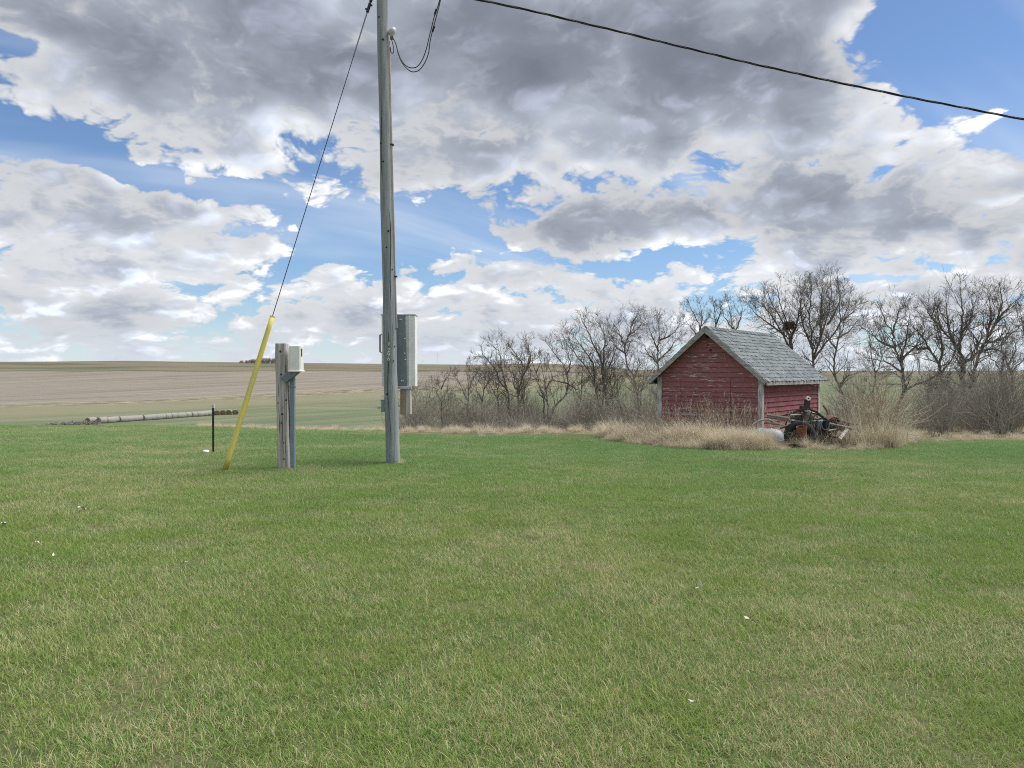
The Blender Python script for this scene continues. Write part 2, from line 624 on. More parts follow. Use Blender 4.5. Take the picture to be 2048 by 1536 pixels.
mk('conduit', paint((0.245, 0.295, 0.335), (0.190, 0.235, 0.275)), rough=0.5, spec=0.4, metal=0.2)
mk('cream', paint((0.83, 0.835, 0.77), (0.74, 0.75, 0.70)), rough=0.5, spec=0.35)
mk('tan_board', paint((0.36, 0.285, 0.205), (0.27, 0.21, 0.155)), rough=0.8, spec=0.2)
def M_yellow(g):
    a = g.noise(sv(g, g.obj, (30, 30, 4)), 1.0, 5.0, 0.65)
    f = g.noise(g.obj, 1.6, 3.0, 0.5)
    z = g.xyz(g.obj)[2]
    c = g.mix(g.step(f, 0.35, 0.65), (0.74, 0.62, 0.11), (0.64, 0.56, 0.17))
    c = g.mix(g.step(a, 0.60, 0.70, 0.0, 0.55), c, (0.40, 0.35, 0.16))
    return g.mix(g.step(z + (a - 0.5) * 0.5, 0.02, 0.34, 0.6, 0.0), c, (0.25, 0.21, 0.11))


mk('yellow', M_yellow, rough=0.55, spec=0.35)
mk('wire', lambda g: (0.035, 0.036, 0.040), rough=0.6, spec=0.3)
mk('black_steel', paint((0.030, 0.034, 0.034), (0.06, 0.06, 0.055)), rough=0.6, spec=0.3, metal=0.3)
mk('rust', rusty((0.130, 0.100, 0.085), (0.235, 0.125, 0.075)), rough=0.9, spec=0.1, bump=0.004)
mk('rust_dark', rusty((0.060, 0.058, 0.056), (0.135, 0.085, 0.060)), rough=0.85, spec=0.15, bump=0.004)
mk('rust_orange', rusty((0.21, 0.10, 0.062), (0.27, 0.135, 0.085), 0.3, 0.6), rough=0.9, spec=0.1, bump=0.004)
mk('machine_green', rusty((0.050, 0.115, 0.065), (0.11, 0.06, 0.035), 0.5, 0.62), rough=0.6, spec=0.3)
mk('machine_blue', rusty((0.125, 0.165, 0.190), (0.11, 0.07, 0.05), 0.55, 0.68), rough=0.6, spec=0.3)
mk('rubber', paint((0.022, 0.022, 0.023), (0.04, 0.038, 0.036)), rough=0.85, spec=0.15)
mk('white', lambda g: (0.78, 0.77, 0.73), rough=0.7, spec=0.25)
mk('scrap', lambda g: (0.56, 0.52, 0.46), rough=0.8, spec=0.2)
mk('bark', M_bark, rough=0.95, spec=0.08, bump=0.02)
mk('twig', M_twig, rough=0.95, spec=0.05)
mk('brush', M_brush, rough=0.95, spec=0.05)
mk('bale_wrap', M_bale, rough=0.7, spec=0.2, bump=0.02)
mk('bale_end', M_bale_end, rough=0.95, spec=0.05, bump=0.03)


def blade_material(name, greens, dead, lawn):
    m = bpy.data.materials.new(name)
    m.use_nodes = True
    t = m.node_tree
    t.nodes.clear()
    g = Graph(t)
    out = g.node('ShaderNodeOutputMaterial')
    pos = g.node('ShaderNodeNewGeometry').outputs['Position']
    at = g.node('ShaderNodeAttribute', attribute_name='rnd')
    r = E(g, at.outputs['Fac'])
    at2 = g.node('ShaderNodeAttribute', attribute_name='rnd2')
    r2 = E(g, at2.outputs['Fac'])
    if lawn:
        n1 = g.noise(pos, 0.23, 3.0, 0.55)
        n2 = g.noise(pos, 1.05, 4.0, 0.62)
        n3 = g.noise(pos, 4.5, 2.0, 0.5)
        x, y, z = g.xyz(pos)
        # the lawn is drier close by and greener towards its far edge; bare and yellow on the open side
        dry = (n1 - 0.5) * 1.5 + (n2 - 0.5) * 2.0 + (n3 - 0.5) * 0.55 + 0.30
        dry = dry + g.step(y, 4.0, 15.0, 0.06, -0.22) + g.step(x, -2.0, -9.0, 0.0, 0.16)
        isdead = g.step(r - dry, -0.05, 0.05, 1.0, 0.0)
        gc = g.mix(r2, greens[0], greens[1])
        gc = g.mix(g.step(n2, 0.40, 0.66), gc, greens[2])
        gc = g.mix(g.step(y, 6.0, 18.0, 0.0, 0.45), gc, greens[3])
        col = g.mix(isdead, gc, g.mix(r2, dead[0], dead[1]))
    else:
        n2 = g.noise(pos, 1.4, 3.0, 0.6)
        col = g.mix(r2, dead[0], dead[1])
        col = g.mix(g.step(n2 + (r - 0.5) * 0.5, 0.45, 0.75), col, dead[2])
    d1 = g.node('ShaderNodeBsdfPrincipled')
    d1.inputs['Roughness'].default_value = 0.55
    d1.inputs['Specular IOR Level'].default_value = 0.22
    d2 = g.node('ShaderNodeBsdfTranslucent')
    mx = g.node('ShaderNodeMixShader')
    mx.inputs[0].default_value = 0.34
    t.links.new(col.s, d1.inputs['Base Color'])
    t.links.new(col.s, d2.inputs['Color'])
    t.links.new(d1.outputs[0], mx.inputs[1])
    t.links.new(d2.outputs[0], mx.inputs[2])
    t.links.new(mx.outputs[0], out.inputs[0])
    MAT[name] = m


blade_material('lawn_blade', [(0.190, 0.285, 0.062), (0.315, 0.410, 0.112), (0.150, 0.285, 0.062), (0.200, 0.345, 0.172)],
               [(0.43, 0.40, 0.185), (0.62, 0.585, 0.335)], True)
blade_material('dry_blade', None, [(0.52, 0.45, 0.315), (0.76, 0.69, 0.53), (0.42, 0.345, 0.25)], False)


# ---------------------------------------------------------------------- terrain
KN_D = np.array([-200, 0, 14, 18, 22, 26, 30, 45, 90, 150, 185, 300, 400, 900, 1300, 1700, 3000, 7000], float)
KN_Z = np.array([0, 0, 0, -0.04, -0.12, -0.38, -0.78, -2.5, -6.6, -9.9, -10.55, -10.6, -10.2, 0, 0, 0, 0, 0], float)
SKY_PX = np.array([-2000, 0, 250, 560, 770, 950, 1080, 1180, 1260, 1400, 2048, 4000], float)
SKY_Y = np.array([728, 726, 724, 726, 728, 729, 727, 732, 739, 742, 742, 742], float)


def _smooth_interp(x, xs, ys):
    i = np.clip(np.searchsorted(xs, x) - 1, 0, len(xs) - 2)
    t = np.clip((x - xs[i]) / (xs[i + 1] - xs[i]), 0, 1)
    dl = np.gradient(ys, xs)
    h = xs[i + 1] - xs[i]
    t2, t3 = t * t, t * t * t
    return ((2 * t3 - 3 * t2 + 1) * ys[i] + (t3 - 2 * t2 + t) * h * dl[i] + (-2 * t3 + 3 * t2) * ys[i + 1] + (t3 - t2) * h * dl[i + 1])


def ground_np(x, y):
    x, y = np.asarray(x, float), np.asarray(y, float)
    shift = 2.6 * np.clip((-x - 3.0) / 9.0, 0, 1) ** 1.5
    d = np.where(y > 60, np.sqrt(x * x + y * y) * 0.5 + y * 0.5, y) - shift * np.clip((80 - y) / 40, 0, 1)
    pxx = np.where(y > 1, 1024 + FPX * x / np.maximum(y, 1), 1024)
    ridge = 1.6 + (HORIZON - np.interp(pxx, SKY_PX, SKY_Y)) / FPX * 1320.0
    base = _smooth_interp(d, KN_D[:13], KN_Z[:13])
    s = np.clip((d - 400) / 900, 0, 1)
    s = s * s * (3 - 2 * s) * 0.35 + s * 0.65
    far = -10.2 + s * (ridge + 10.2) - np.clip((d - 1300) / 2000, 0, 1) * 25.0
    z = np.where(d < 400, base, far)
    z = z + 0.02 * np.sin(x * 0.9 + 1.3) * np.sin(y * 0.7 + 0.4) * np.clip((y - 2) / 6, 0, 1)
    z = z + np.where(y > 300, 0.5 * np.sin(x * 0.013) * np.sin(y * 0.011 + x * 0.004), 0)
    return z


def gz(x, y):
    return float(ground_np(np.array([x]), np.array([y]))[0])


def build_ground():
    ang = np.concatenate([np.arange(-180, -50, 5.0), np.arange(-50, 50, 0.5), np.arange(50, 180, 5.0)])
    rad = [0.0]
    r = 0.6
    while r < 7000:
        rad.append(r)
        r *= 1.028 if r < 1500 else 1.08
    rad = np.array(rad[1:])
    A, RR = np.meshgrid(np.radians(ang), rad)
    X, Y = RR * np.sin(A), RR * np.cos(A)
    Z = ground_np(X, Y)
    verts = np.stack([X, Y, Z], -1).reshape(-1, 3)
    na = len(ang)
    idx = np.arange(len(rad) * na).reshape(len(rad), na)
    a = idx[:-1, :]
    b = idx[1:, :]
    a2, b2 = np.roll(a, -1, 1), np.roll(b, -1, 1)
    quads = np.stack([a, b, b2, a2], -1).reshape(-1, 4)[:, ::-1]
    me = bpy.data.meshes.new('ground')
    vl = verts.tolist() + [[0, 0, 0]]
    fl = quads.tolist() + [[idx[0, i], idx[0, (i + 1) % na], len(vl) - 1][::-1] for i in range(na)]
    me.from_pydata(vl, [], fl)
    me.materials.append(MAT['ground'])
    me.polygons.foreach_set('use_smooth', [True] * len(me.polygons))
    o = obj('ground', me)
    tag(o, kind='structure')


build_ground()


# ---------------------------------------------------------------------- red shed
SH_TH = R(38.0)
SH_W, SH_L = 2.70, 4.50
SH_B = Vector((0.3294 * 18.0, 18.0, 0.0))                 # near right corner
DX = Vector((math.cos(SH_TH), -math.sin(SH_TH), 0))       # along the front, to the near corner
DY = Vector((math.sin(SH_TH), math.cos(SH_TH), 0))        # along the side, away
SH_A = SH_B - DX * SH_W
ZB, ZE, ZR = 0.06, 1.64, 2.82                             # wall foot, eave, ridge (above the shed's own base)


def build_shed():
    # local frame: origin at the front left corner, x along the front, y into the shed
    rng = random.Random(4)
    base_z = gz(SH_A.x, SH_A.y) - 0.03
    root = thing('shed', 'small weathered red shed with grey shingle roof beside a junk pile', 'shed',
                 (SH_A.x, SH_A.y, base_z), -SH_TH)
    W, L = SH_W, SH_L
    slope = math.atan2(ZR - ZE, W / 2)
    tan_s = math.tan(slope)
    # dark timber skid it stands on
    m = MB()
    m.box((W / 2, 0.05, 0.0), (W + 0.06, 0.16, 0.22))
    m.box((W / 2, L - 0.05, 0.0), (W + 0.06, 0.16, 0.22))
    m.box((0.05, L / 2, 0.0), (0.16, L - 0.2, 0.22))
    m.box((W - 0.05, L / 2, 0.0), (0.16, L - 0.2, 0.22))
    m.build('foundation', MAT['dark_wood'], root)
    # inner sheathing (closed volume behind the boards)
    m = MB()
    i = 0.035
    zt = ZE - 0.02
    vs = []
    for yy in (i, L - i):
        vs += [(i, yy, ZB), (W - i, yy, ZB), (W - i, yy, zt), (W / 2, yy, ZR - 0.05), (i, yy, zt)]
    m.add(vs, [(0, 1, 2, 3, 4), (9, 8, 7, 6, 5), (0, 5, 6, 1), (1, 6, 7, 2), (2, 7, 8, 3), (3, 8, 9, 4), (4, 9, 5, 0)])
    m.build('wall', MAT['dark_wood'], root)

    def board(x0, x1, z0, z1, face, mat, sag=0.0, parent=root, z1r=None):
        """one lap-siding board: thick at its lower edge, thin under the one above"""
        mb = MB()
        tb, tt = 0.040, 0.008
        n = 6
        lo, hi = [], []
        for k in range(n + 1):
            t = k / n
            x = x0 + (x1 - x0) * t
            dz = -sag * math.sin(PI * t)
            lo.append((x, z0 + dz + rng.uniform(-0.002, 0.002)))
            hi.append((x, z1))
        vv, ff = [], []
        for (x, z), (x2, zz) in zip(lo, hi):
            for (xx, off, zc) in ((x, tb, z), (x, 0.0, z), (x2, 0.0, zz), (x2, tt, zz)):
                vv.append(face(xx, off, zc))
        for k in range(n):
            b, c = 4 * k, 4 * (k + 1)
            for j in range(4):
                j2 = (j + 1) % 4
                ff.append((b + j, b + j2, c + j2, c + j))
        ff += [(3, 2, 1, 0), tuple(4 * n + j for j in range(4))]
        mb.add(vv, ff)
        return mb.build('siding_board', mat, parent)

    def front(x, off, z):
        return (x, i - off - 0.004, z)

    def side(x, off, z):
        return (W - i + off + 0.004, x, z)

    exp = 0.121
    nrow = int(round((ZE - ZB) / exp))
    exp = (ZE - ZB) / nrow
    dx0, dx1 = 0.62, 1.93
    door = thing('door', None, None)
    door.parent = root
    door.name = 'door'
    del_keys = [k for k in ('label', 'category') if k in door]
    for k in del_keys:
        del door[k]
    for r_ in range(nrow):
        z0 = ZB + r_ * exp
        z1 = z0 + exp + 0.012
        j = lambda: rng.uniform(-0.005, 0.005)
        board(0.07, dx0 - 0.006, z0 + j(), z1, front, MAT['red_paint'])
        if r_ < nrow - 0:
            sag = 0.018 if r_ in (8,) else (0.012 if r_ == 11 else 0.0)
            board(dx0 + 0.004, dx1 - 0.004, z0 + j(), z1, front, MAT['red_paint'], sag, door)
        board(dx1 + 0.006, W - 0.07, z0 + j(), z1, front, MAT['red_paint'])
        # the side boards droop towards the back corner
        board(0.07, L - 0.07, z0 + j(), z1, side, MAT['red_paint_side'])
    # gable boards, each cut to the roof slope
    z = ZE
    while z < ZR - 0.10:
        half = (ZR - z) / tan_s
        half_t = max((ZR - z - exp) / tan_s, 0.02)
        mb = MB()
        tb, tt = 0.040, 0.008
        xs = [(W / 2 - half + 0.02, z), (W / 2 + half - 0.02, z), (W / 2 + half_t, z + exp + 0.01), (W / 2 - half_t, z + exp + 0.01)]
        vv = [front(xs[0][0], tb, xs[0][1]), front(xs[1][0], tb, xs[1][1]), front(xs[2][0], tt, xs[2][1]), front(xs[3][0], tt, xs[3][1])]
        vv += [front(a, 0, b) for a, b in xs]
        mb.add(vv, [(0, 1, 2, 3), (7, 6, 5, 4), (0, 4, 5, 1), (1, 5, 6, 2), (2, 6, 7, 3), (3, 7, 4, 0)])
        mb.build('siding_board', MAT['red_paint'], root)
        z += exp
    # two holes in the gable: old knots / fixing holes with a bracket
    for (hx, hz, rr) in ((W / 2 + 0.06, ZR - 0.52, 0.035), (W / 2 - 0.02, ZR - 0.40, 0.028)):
        m = MB()
        m.tube([(hx, -0.012, hz), (hx, 0.02, hz)], rr, 10)
        m.build('vent_hole', MAT['black_steel'], root)
    # hidden walls (left and back): plain boards joined, out of sight
    m = MB()
    for r_ in range(nrow):
        z0 = ZB + r_ * exp
        m.box((0.012, L / 2, z0 + exp / 2), (0.02, L - 0.14, exp - 0.006))
        m.box((W / 2, L - 0.012, z0 + exp / 2), (W - 0.14, 0.02, exp - 0.006))
    z = ZE
    while z < ZR - 0.15:
        h = (ZR - z - exp) / tan_s
        m.box((W / 2, L - 0.012, z + exp / 2), (2 * h, 0.02, exp - 0.006))
        z += exp
    o = m.build('rear_siding', MAT['red_paint_side'], root)
    o['kind'] = 'stuff'
    # corner boards, two to a corner; the near corner splayed and split
    for (cx, cy) in ((0, 0), (W, 0), (W, L), (0, L)):
        sx = -1 if cx == 0 else 1
        sy = -1 if cy == 0 else 1
        wd = 0.105
        m = MB()
        m.box((cx - sx * (wd / 2 - 0.012), cy + sy * 0.012, (ZB + ZE) / 2 - 0.02), (wd, 0.024, ZE - ZB + 0.04),
              Matrix.Rotation(R(rng.uniform(-0.5, 0.5)), 3, 'Y'))
        m.build('corner_board', MAT['trim_paint'], root, bevel=0.003)
        m = MB()
        m.box((cx + sx * 0.014, cy - sy * (wd / 2 - 0.03), (ZB + ZE) / 2 - 0.02), (0.024, wd, ZE - ZB + 0.04),
              Matrix.Rotation(R(rng.uniform(-0.5, 0.5)), 3, 'X'))
        m.build('corner_board', MAT['trim_paint'], root, bevel=0.003)
    # roof: deck, fascia, rakes and shingles under one part
    roof = bpy.data.objects.new('roof', None)
    COL.objects.link(roof)
    roof.parent = root
    oy, oe = 0.20, 0.17
    y0, y1 = -oy, L + oy
    run = W / 2 + oe
    sl = run / math.cos(slope)
    ridge_z = ZR + 0.03

    def deck_pt(side_, s, y, up):
        # s: distance down the slope from the ridge; side_ +1 right, -1 left
        return (W / 2 + side_ * (s * math.cos(slope) + up * math.sin(slope)), y, ridge_z - s * math.sin(slope) + up * math.cos(slope))

    for sd in (-1, 1):
        m = MB()
        c = [deck_pt(sd, s, y, u) for u in (0.0, 0.022) for y in (y0 + 0.01, y1 - 0.01) for s in (0.0, sl)]
        m.add(c, [(0, 1, 3, 2), (4, 6, 7, 5), (0, 4, 5, 1), (2, 3, 7, 6), (0, 2, 6, 4), (1, 5, 7, 3)])
        m.build('roof_deck', MAT['old_plank'], roof)
        for yy in (y0, y1):
            # rake board on the gable edge
            mb = MB()
            sgn = -1 if yy == y0 else 1
            a, b = yy, yy + sgn * 0.026
            pts = [(0.0 if sd == 1 else 0.003, 0.030), (sl + 0.01, 0.030), (sl + 0.01, -0.065), (0.09, -0.065)]
            v = [deck_pt(sd, s, q, u) for q in (a, b) for (s, u) in pts]
            v[3] = (W / 2 + sd * 0.002, a, ridge_z - 0.095 / math.cos(slope))
            v[7] = (W / 2 + sd * 0.002, b, ridge_z - 0.095 / math.cos(slope))
            v[0] = (W / 2 + sd * 0.002, a, ridge_z + 0.030 / math.cos(slope))
            v[4] = (W / 2 + sd * 0.002, b, ridge_z + 0.030 / math.cos(slope))
            mb.add(v, [(0, 1, 2, 3), (7, 6, 5, 4), (0, 4, 5, 1), (1, 5, 6, 2), (2, 6, 7, 3), (3, 7, 4, 0)])
            mb.build('rake_board', MAT['rake_paint'], roof)
        mb = MB()
        p = deck_pt(sd, sl, 0, 0)
        mb.box((p[0] + sd * 0.012, (y0 + y1) / 2, p[2] - 0.035), (0.024, y1 - y0 - 0.004, 0.085))
        mb.build('fascia_board', MAT['rake_paint'], roof)
        # soffit closing the eave
        mb = MB()
        mb.box((W / 2 + sd * (W / 2 + oe / 2 - 0.006), (y0 + y1) / 2, p[2] - 0.05), (oe - 0.026, y1 - y0 - 0.06, 0.012))
        mb.build('soffit', MAT['old_plank'], roof)
    # rafter-end block visible under the apex
    m = MB()
    m.box((W / 2, -0.09, ridge_z - 0.20), (0.05, 0.17, 0.09))
    m.build('ridge_beam', MAT['dark_wood'], roof)
    # shingles
    ncs, nper = 15, 19
    gauge = (sl + 0.03) / ncs
    swd = (y1 - y0) / nper
    variants = []
    for k in range(6):
        mb = MB()
        th = 0.006
        w2 = swd / 2 - 0.004
        n = 4
        vv, ff = [], []
        for q in range(n + 1):
            t = -w2 + 2 * w2 * q / n
            lift = rng.uniform(0.0, 0.010)
            cut = rng.uniform(-0.030, 0.016)
            vv += [(0.0, t, 0.003), (0.0, t, 0.003 + 0.004), (gauge * 1.18 + cut, t, 0.007 + lift + th), (gauge * 1.18 + cut, t, 0.007 + lift)]
        for q in range(n):
            b, c = 4 * q, 4 * q + 4
            for j in range(4):
                j2 = (j + 1) % 4
                ff.append((b + j, c + j, c + j2, b + j2))
        ff += [(0, 1, 2, 3), tuple(4 * n + j for j in (3, 2, 1, 0))]
        mb.add(vv, ff)
        variants.append(mb.mesh('shingle', MAT['shingle']))
    rest = MB()
    for sd in (1, -1):
        for c in range(ncs):
            s0 = c * gauge - 0.03
            offs = (0.5 * (c % 2) + rng.uniform(-0.08, 0.08)) * swd
            for k in range(-1, nper + 1):
                yc = y0 + (k + 0.5) * swd + offs
                lo_, hi_ = yc - swd / 2, yc + swd / 2
                if lo_ < y0 - 0.03:
                    lo_ = y0 - 0.02
                if hi_ > y1 + 0.03:
                    hi_ = y1 + 0.02
                wdt = hi_ - lo_
                if wdt < 0.06:
                    continue
                yc = (lo_ + hi_) / 2
                p = Vector(deck_pt(sd, s0, yc, 0.022 + rng.uniform(0.0, 0.003)))
                ax = Vector((sd * math.cos(slope), 0, -math.sin(slope)))
                nz = Vector((sd * math.sin(slope), 0, math.cos(slope)))
                yy = nz.cross(ax)
                mt = Matrix((ax, yy, nz)).transposed() @ Matrix.Rotation(R(rng.gauss(0, 1.3)), 3, 'Z') @ Matrix.Rotation(R(-abs(rng.gauss(0, 0.8))), 3, 'Y')
                me = rng.choice(variants)
                if sd == 1:
                    o = obj('shingle', me, roof)
                    sc = Matrix.Diagonal((1.0, wdt / swd, 1.0)).to_4x4()
                    o.matrix_local = Matrix.Translation(p) @ mt.to_4x4() @ sc
                else:
                    vv = [p + mt @ Vector((v.co.x, v.co.y * wdt / swd, v.co.z)) for v in me.vertices]
                    rest.add(vv, [tuple(f.vertices) for f in me.polygons])
    o = rest.build('far_slope_shingles', MAT['shingle'], roof)
    o['kind'] = 'stuff'
    # ridge caps
    for k in range(nper):
        yc = y0 + (k + 0.5) * swd
        mb = MB()
        h = 0.11
        e = swd * 0.56
        v = []
        for y in (yc - e, yc + e):
            up = 0.045 + (0.010 if y < yc else 0.0)
            for (s_, sd) in ((h, -1), (0.0, 1), (h, 1)):
                v.append(deck_pt(sd, s_, y, up))
            for (s_, sd) in ((h, -1), (0.0, 1), (h, 1)):
                v.append(deck_pt(sd, s_, y, up - 0.012))
        mb.add(v, [(0, 6, 7, 1), (1, 7, 8, 2), (3, 4, 10, 9), (4, 5, 11, 10), (0, 1, 4, 3), (1, 2, 5, 4), (6, 9, 10, 7), (7, 10, 11, 8), (0, 3, 9, 6), (2, 8, 11, 5)])
        mb.build('ridge_cap', MAT['shingle'], roof)


build_shed()


# ---------------------------------------------------------------------- utility pole and its gear
POLE_X, POLE_Y = -2.10, 13.35
POLE_H, POLE_LEAN = 9.3, -0.19


def pole_at(z):
    return Vector((POLE_X + POLE_LEAN * z / POLE_H, POLE_Y, z))


def pole_r(z):
    return 0.123 - 0.030 * z / POLE_H


def build_pole():
    z0 = gz(POLE_X, POLE_Y)
    root = thing('utility_pole', 'tall weathered grey wooden utility pole standing in the lawn', 'utility pole', (POLE_X, POLE_Y, z0))
    m = MB()
    pts, rad = [], []
    for k in range(25):
        z = -0.3 + (POLE_H + 0.3) * k / 24
        q = pole_at(z) - Vector((POLE_X, POLE_Y, 0))
        pts.append((q.x + 0.006 * math.sin(k * 0.9), 0.006 * math.cos(k * 1.3), z))
        rad.append(pole_r(z) * (1 + 0.012 * math.sin(k * 2.1)))
    m.tube(pts, rad, 20)
    m.build('shaft', MAT['pole_wood'], root, smooth=True)

    def loc(x, y, d):
        return px(x, y, d) - Vector((POLE_X, POLE_Y, z0))

    # drying checks: narrow dark grooves down the near face
    for (x0, ya, yb, sw) in ((779.5, 640, 905, 3), (790.5, 420, 700, 2), (774, 180, 420, 2)):
        m = MB()
        pp = []
        for k in range(9):
            y = ya + (yb - ya) * k / 8
            z = CAM_H + (HORIZON - y) / FPX * 13.2
            c = pole_at(z)
            r_ = pole_r(z)
            ux = ((x0 + sw * math.sin(k * 1.1)) - 1024) / FPX * 13.2
            # stay on the shaft as it leans
            dxx = max(-0.85, min(0.85, (ux - (-2.1) + 0.0) / r_)) * r_ * 0.8
            pp.append((c.x + dxx - POLE_X, -math.sqrt(max(r_ * r_ - dxx * dxx, 0.0)) + 0.0015, z))
        m.tube(pp, [0.001] + [0.0065] * 7 + [0.001], 5)
        m.build('wood_crack', MAT['rubber'], root)
    # knots
    rng = random.Random(8)
    for k in range(14):
        z = rng.uniform(0.4, 7.8)
        a = rng.uniform(-1.0, 1.0)
        c = pole_at(z)
        r_ = pole_r(z)
        p = Vector((c.x - POLE_X + math.sin(a) * r_, -math.cos(a) * r_, z))
        m = MB()
        n = Vector((math.sin(a), -math.cos(a), 0))
        m.tube([p - n * 0.01, p + n * 0.003], rng.uniform(0.010, 0.019), 8)
        m.build('knot', MAT['dark_wood'], root)
    # protective moulding over the riser cable on one side
    m = MB()
    for k in range(14):
        za, zb = 2.4 + 5.0 * k / 14, 2.4 + 5.0 * (k + 1) / 14
        pa, pb = pole_at(za), pole_at(zb)
        a = Vector((pa.x - POLE_X + pole_r(za) * 0.97, -0.02, za))
        b = Vector((pb.x - POLE_X + pole_r(zb) * 0.97, -0.02, zb))
        m.box((a + b) / 2, (0.045, 0.055, (b - a).length), Matrix.Rotation(math.atan2(b.x - a.x, b.z - a.z), 3, 'Y'))
    m.build('riser_moulding', MAT['post_wood'], root)
    for zz in (3.3, 5.6):
        c = pole_at(zz)
        m = MB()
        m.box((c.x - POLE_X + pole_r(zz) + 0.012, -0.02, zz), (0.06, 0.075, 0.022))
        m.build('strap', MAT['black_steel'], root)
    # weatherhead
    m = MB()
    c = pole_at(7.58)
    hx = c.x - POLE_X + pole_r(7.5) + 0.055
    prof = [(0.030, -0.12), (0.036, -0.05), (0.060, -0.02), (0.066, 0.03), (0.050, 0.07), (0.02, 0.09)]
    m.lathe(prof, 14)
    m.v = [(x + hx + max(0, z) * 0.35, y - 0.02, z + 7.55) for x, y, z in m.v]
    m.build('weatherhead', MAT['steel_grey'], root, smooth=True)
    # tag numbers nailed one under another
    for ch, (tx, ty), hgt in (('1', (777.6, 688.0), 0.075), ('2', (777.2, 700.0), 0.078), ('9', (777.0, 709.2), 0.078), ('6', (776.8, 717.2), 0.070)):
        p = px(tx, ty, 13.22)
        z = p.z - z0
        c = pole_at(z)
        r_ = pole_r(z) + 0.002
        a = math.asin(max(-0.9, min(0.9, (p.x - c.x) / r_)))
        cu = bpy.data.curves.new('number', 'FONT')
        cu.body = ch
        cu.size = hgt * 1.35
        cu.align_x = 'CENTER'
        cu.extrude = 0.002
        cu.materials.append(MAT['white'])
        tmp = bpy.data.objects.new('number_outline', cu)
        o = obj('pole_number', bpy.data.meshes.new_from_object(tmp), root, (c.x - POLE_X + math.sin(a) * r_, -math.cos(a) * r_, z - hgt * 0.45), (R(90), 0, a))
    # tall equipment cabinet on the far side
    cab = thing('electrical_cabinet', 'tall grey metal electrical cabinet mounted behind the utility pole', 'cabinet',
                (POLE_X - 0.03, POLE_Y + 0.17, z0 + 1.37))
    ox = 0.105                                  # its centre sits to the right of the pole
    hgt = 1.27
    m = MB()
    m.box((ox, 0.17, hgt / 2), (0.60, 0.30, hgt))
    m.build('cabinet_body', MAT['steel_light'], cab, bevel=0.006)
    m = MB()
    m.box((ox, 0.17, hgt + 0.008), (0.62, 0.33, 0.022))
    m.build('cabinet_lid', MAT['steel_grey'], cab, bevel=0.004)
    # ribbed back panel on one side: a lip and a seam
    m = MB()
    m.box((ox + 0.250, 0.014, hgt / 2), (0.096, 0.012, hgt - 0.02))
    m.build('back_panel', MAT['steel_light'], cab, bevel=0.003)
    m = MB()
    m.box((ox + 0.196, 0.012, hgt / 2), (0.012, 0.024, hgt - 0.01))
    m.build('seam', MAT['steel_light'], cab, bevel=0.003)
    m = MB()
    w0, w1 = 0.172, 0.205
    v = [(0.06, 0.0, 0.0), (0.06 + w1, 0.0, 0.0), (0.06 + w0, 0.0, hgt), (0.06, 0.0, hgt)]
    v += [(x, y - 0.03, z) for x, y, z in v]
    m.add(v, [(0, 1, 2, 3), (7, 6, 5, 4), (0, 4, 5, 1), (1, 5, 6, 2), (2, 6, 7, 3), (3, 7, 4, 0)])
    m.build('mounting_plate', MAT['steel_blue'], cab)
    for (bx, bz) in ((0.145, hgt - 0.08), (0.165, hgt - 0.08), (0.225, hgt - 0.42), (0.225, hgt - 0.68), (0.235, 0.48), (0.165, 0.10), (0.195, 0.10)):
        m = MB()
        m.tube([(bx, -0.045, bz), (bx, -0.025, bz)], 0.011, 8)
        m.build('bolt', MAT['white'], cab)
    m = MB()
    m.tube([(ox - 0.30, 0.10, 0.93), (ox - 0.335, 0.06, 0.92), (ox - 0.335, 0.06, 0.62), (ox - 0.30, 0.10, 0.60)], 0.014, 8)
    m.build('lever_handle', MAT['black_steel'], cab)
    # small tan box below it
    mb_ = thing('meter_box', 'small tan box with grey lid on the pole under the cabinet', 'box', (POLE_X + 0.205, POLE_Y + 0.18, z0 + 0.87))
    m = MB()
    m.box((-0.045, 0.05, 0.225), (0.10, 0.16, 0.45))
    m.build('box_side', MAT['tan_board'], mb_, bevel=0.004)
    m = MB()
    m.box((0.048, 0.052, 0.225), (0.085, 0.165, 0.446))
    m.build('box_front', MAT['post_wood'], mb_, bevel=0.004)
    m = MB()
    m.box((0.0, 0.05, 0.478), (0.215, 0.20, 0.05))
    m.build('lid', MAT['steel_grey'], mb_, bevel=0.004)
    # small grey junction box on the other side with a wire loop
    jb = thing('junction_box', 'small grey metal junction box with a wire loop low on the pole', 'junction box', (POLE_X - 0.135, POLE_Y + 0.02, z0 + 0.92))
    m = MB()
    m.box((-0.02, 0, 0.105), (0.085, 0.11, 0.20))
    m.build('box_body', MAT['conduit'], jb, bevel=0.005)
    m = MB()
    m.box((-0.02, 0, 0.212), (0.098, 0.125, 0.016))
    m.build('lid', MAT['conduit'], jb, bevel=0.003)
    m = MB()
    ring = [(-0.105 + 0.018 * math.cos(a), -0.05, 0.075 + 0.018 * math.sin(a)) for a in np.linspace(0, 2 * PI, 12)]
    m.tube([(-0.05, -0.05, 0.085)] + ring, 0.004, 5)
    m.build('wire_loop', MAT['wire'], jb)


build_pole()


def bez(pts, n=10):
    """smooth curve through points"""
    P = [Vector(p) for p in pts]
    P = [P[0] * 2 - P[1]] + P + [P[-1] * 2 - P[-2]]
    out = []
    for i in range(1, len(P) - 2):
        for k in range(n):
            t = k / n
            a, b, c, d = P[i - 1], P[i], P[i + 1], P[i + 2]
            out.append(0.5 * ((2 * b) + (c - a) * t + (2 * a - 5 * b + 4 * c - d) * t * t + (3 * b - a - 3 * c + d) * t ** 3))
    out.append(P[-2])
    return out


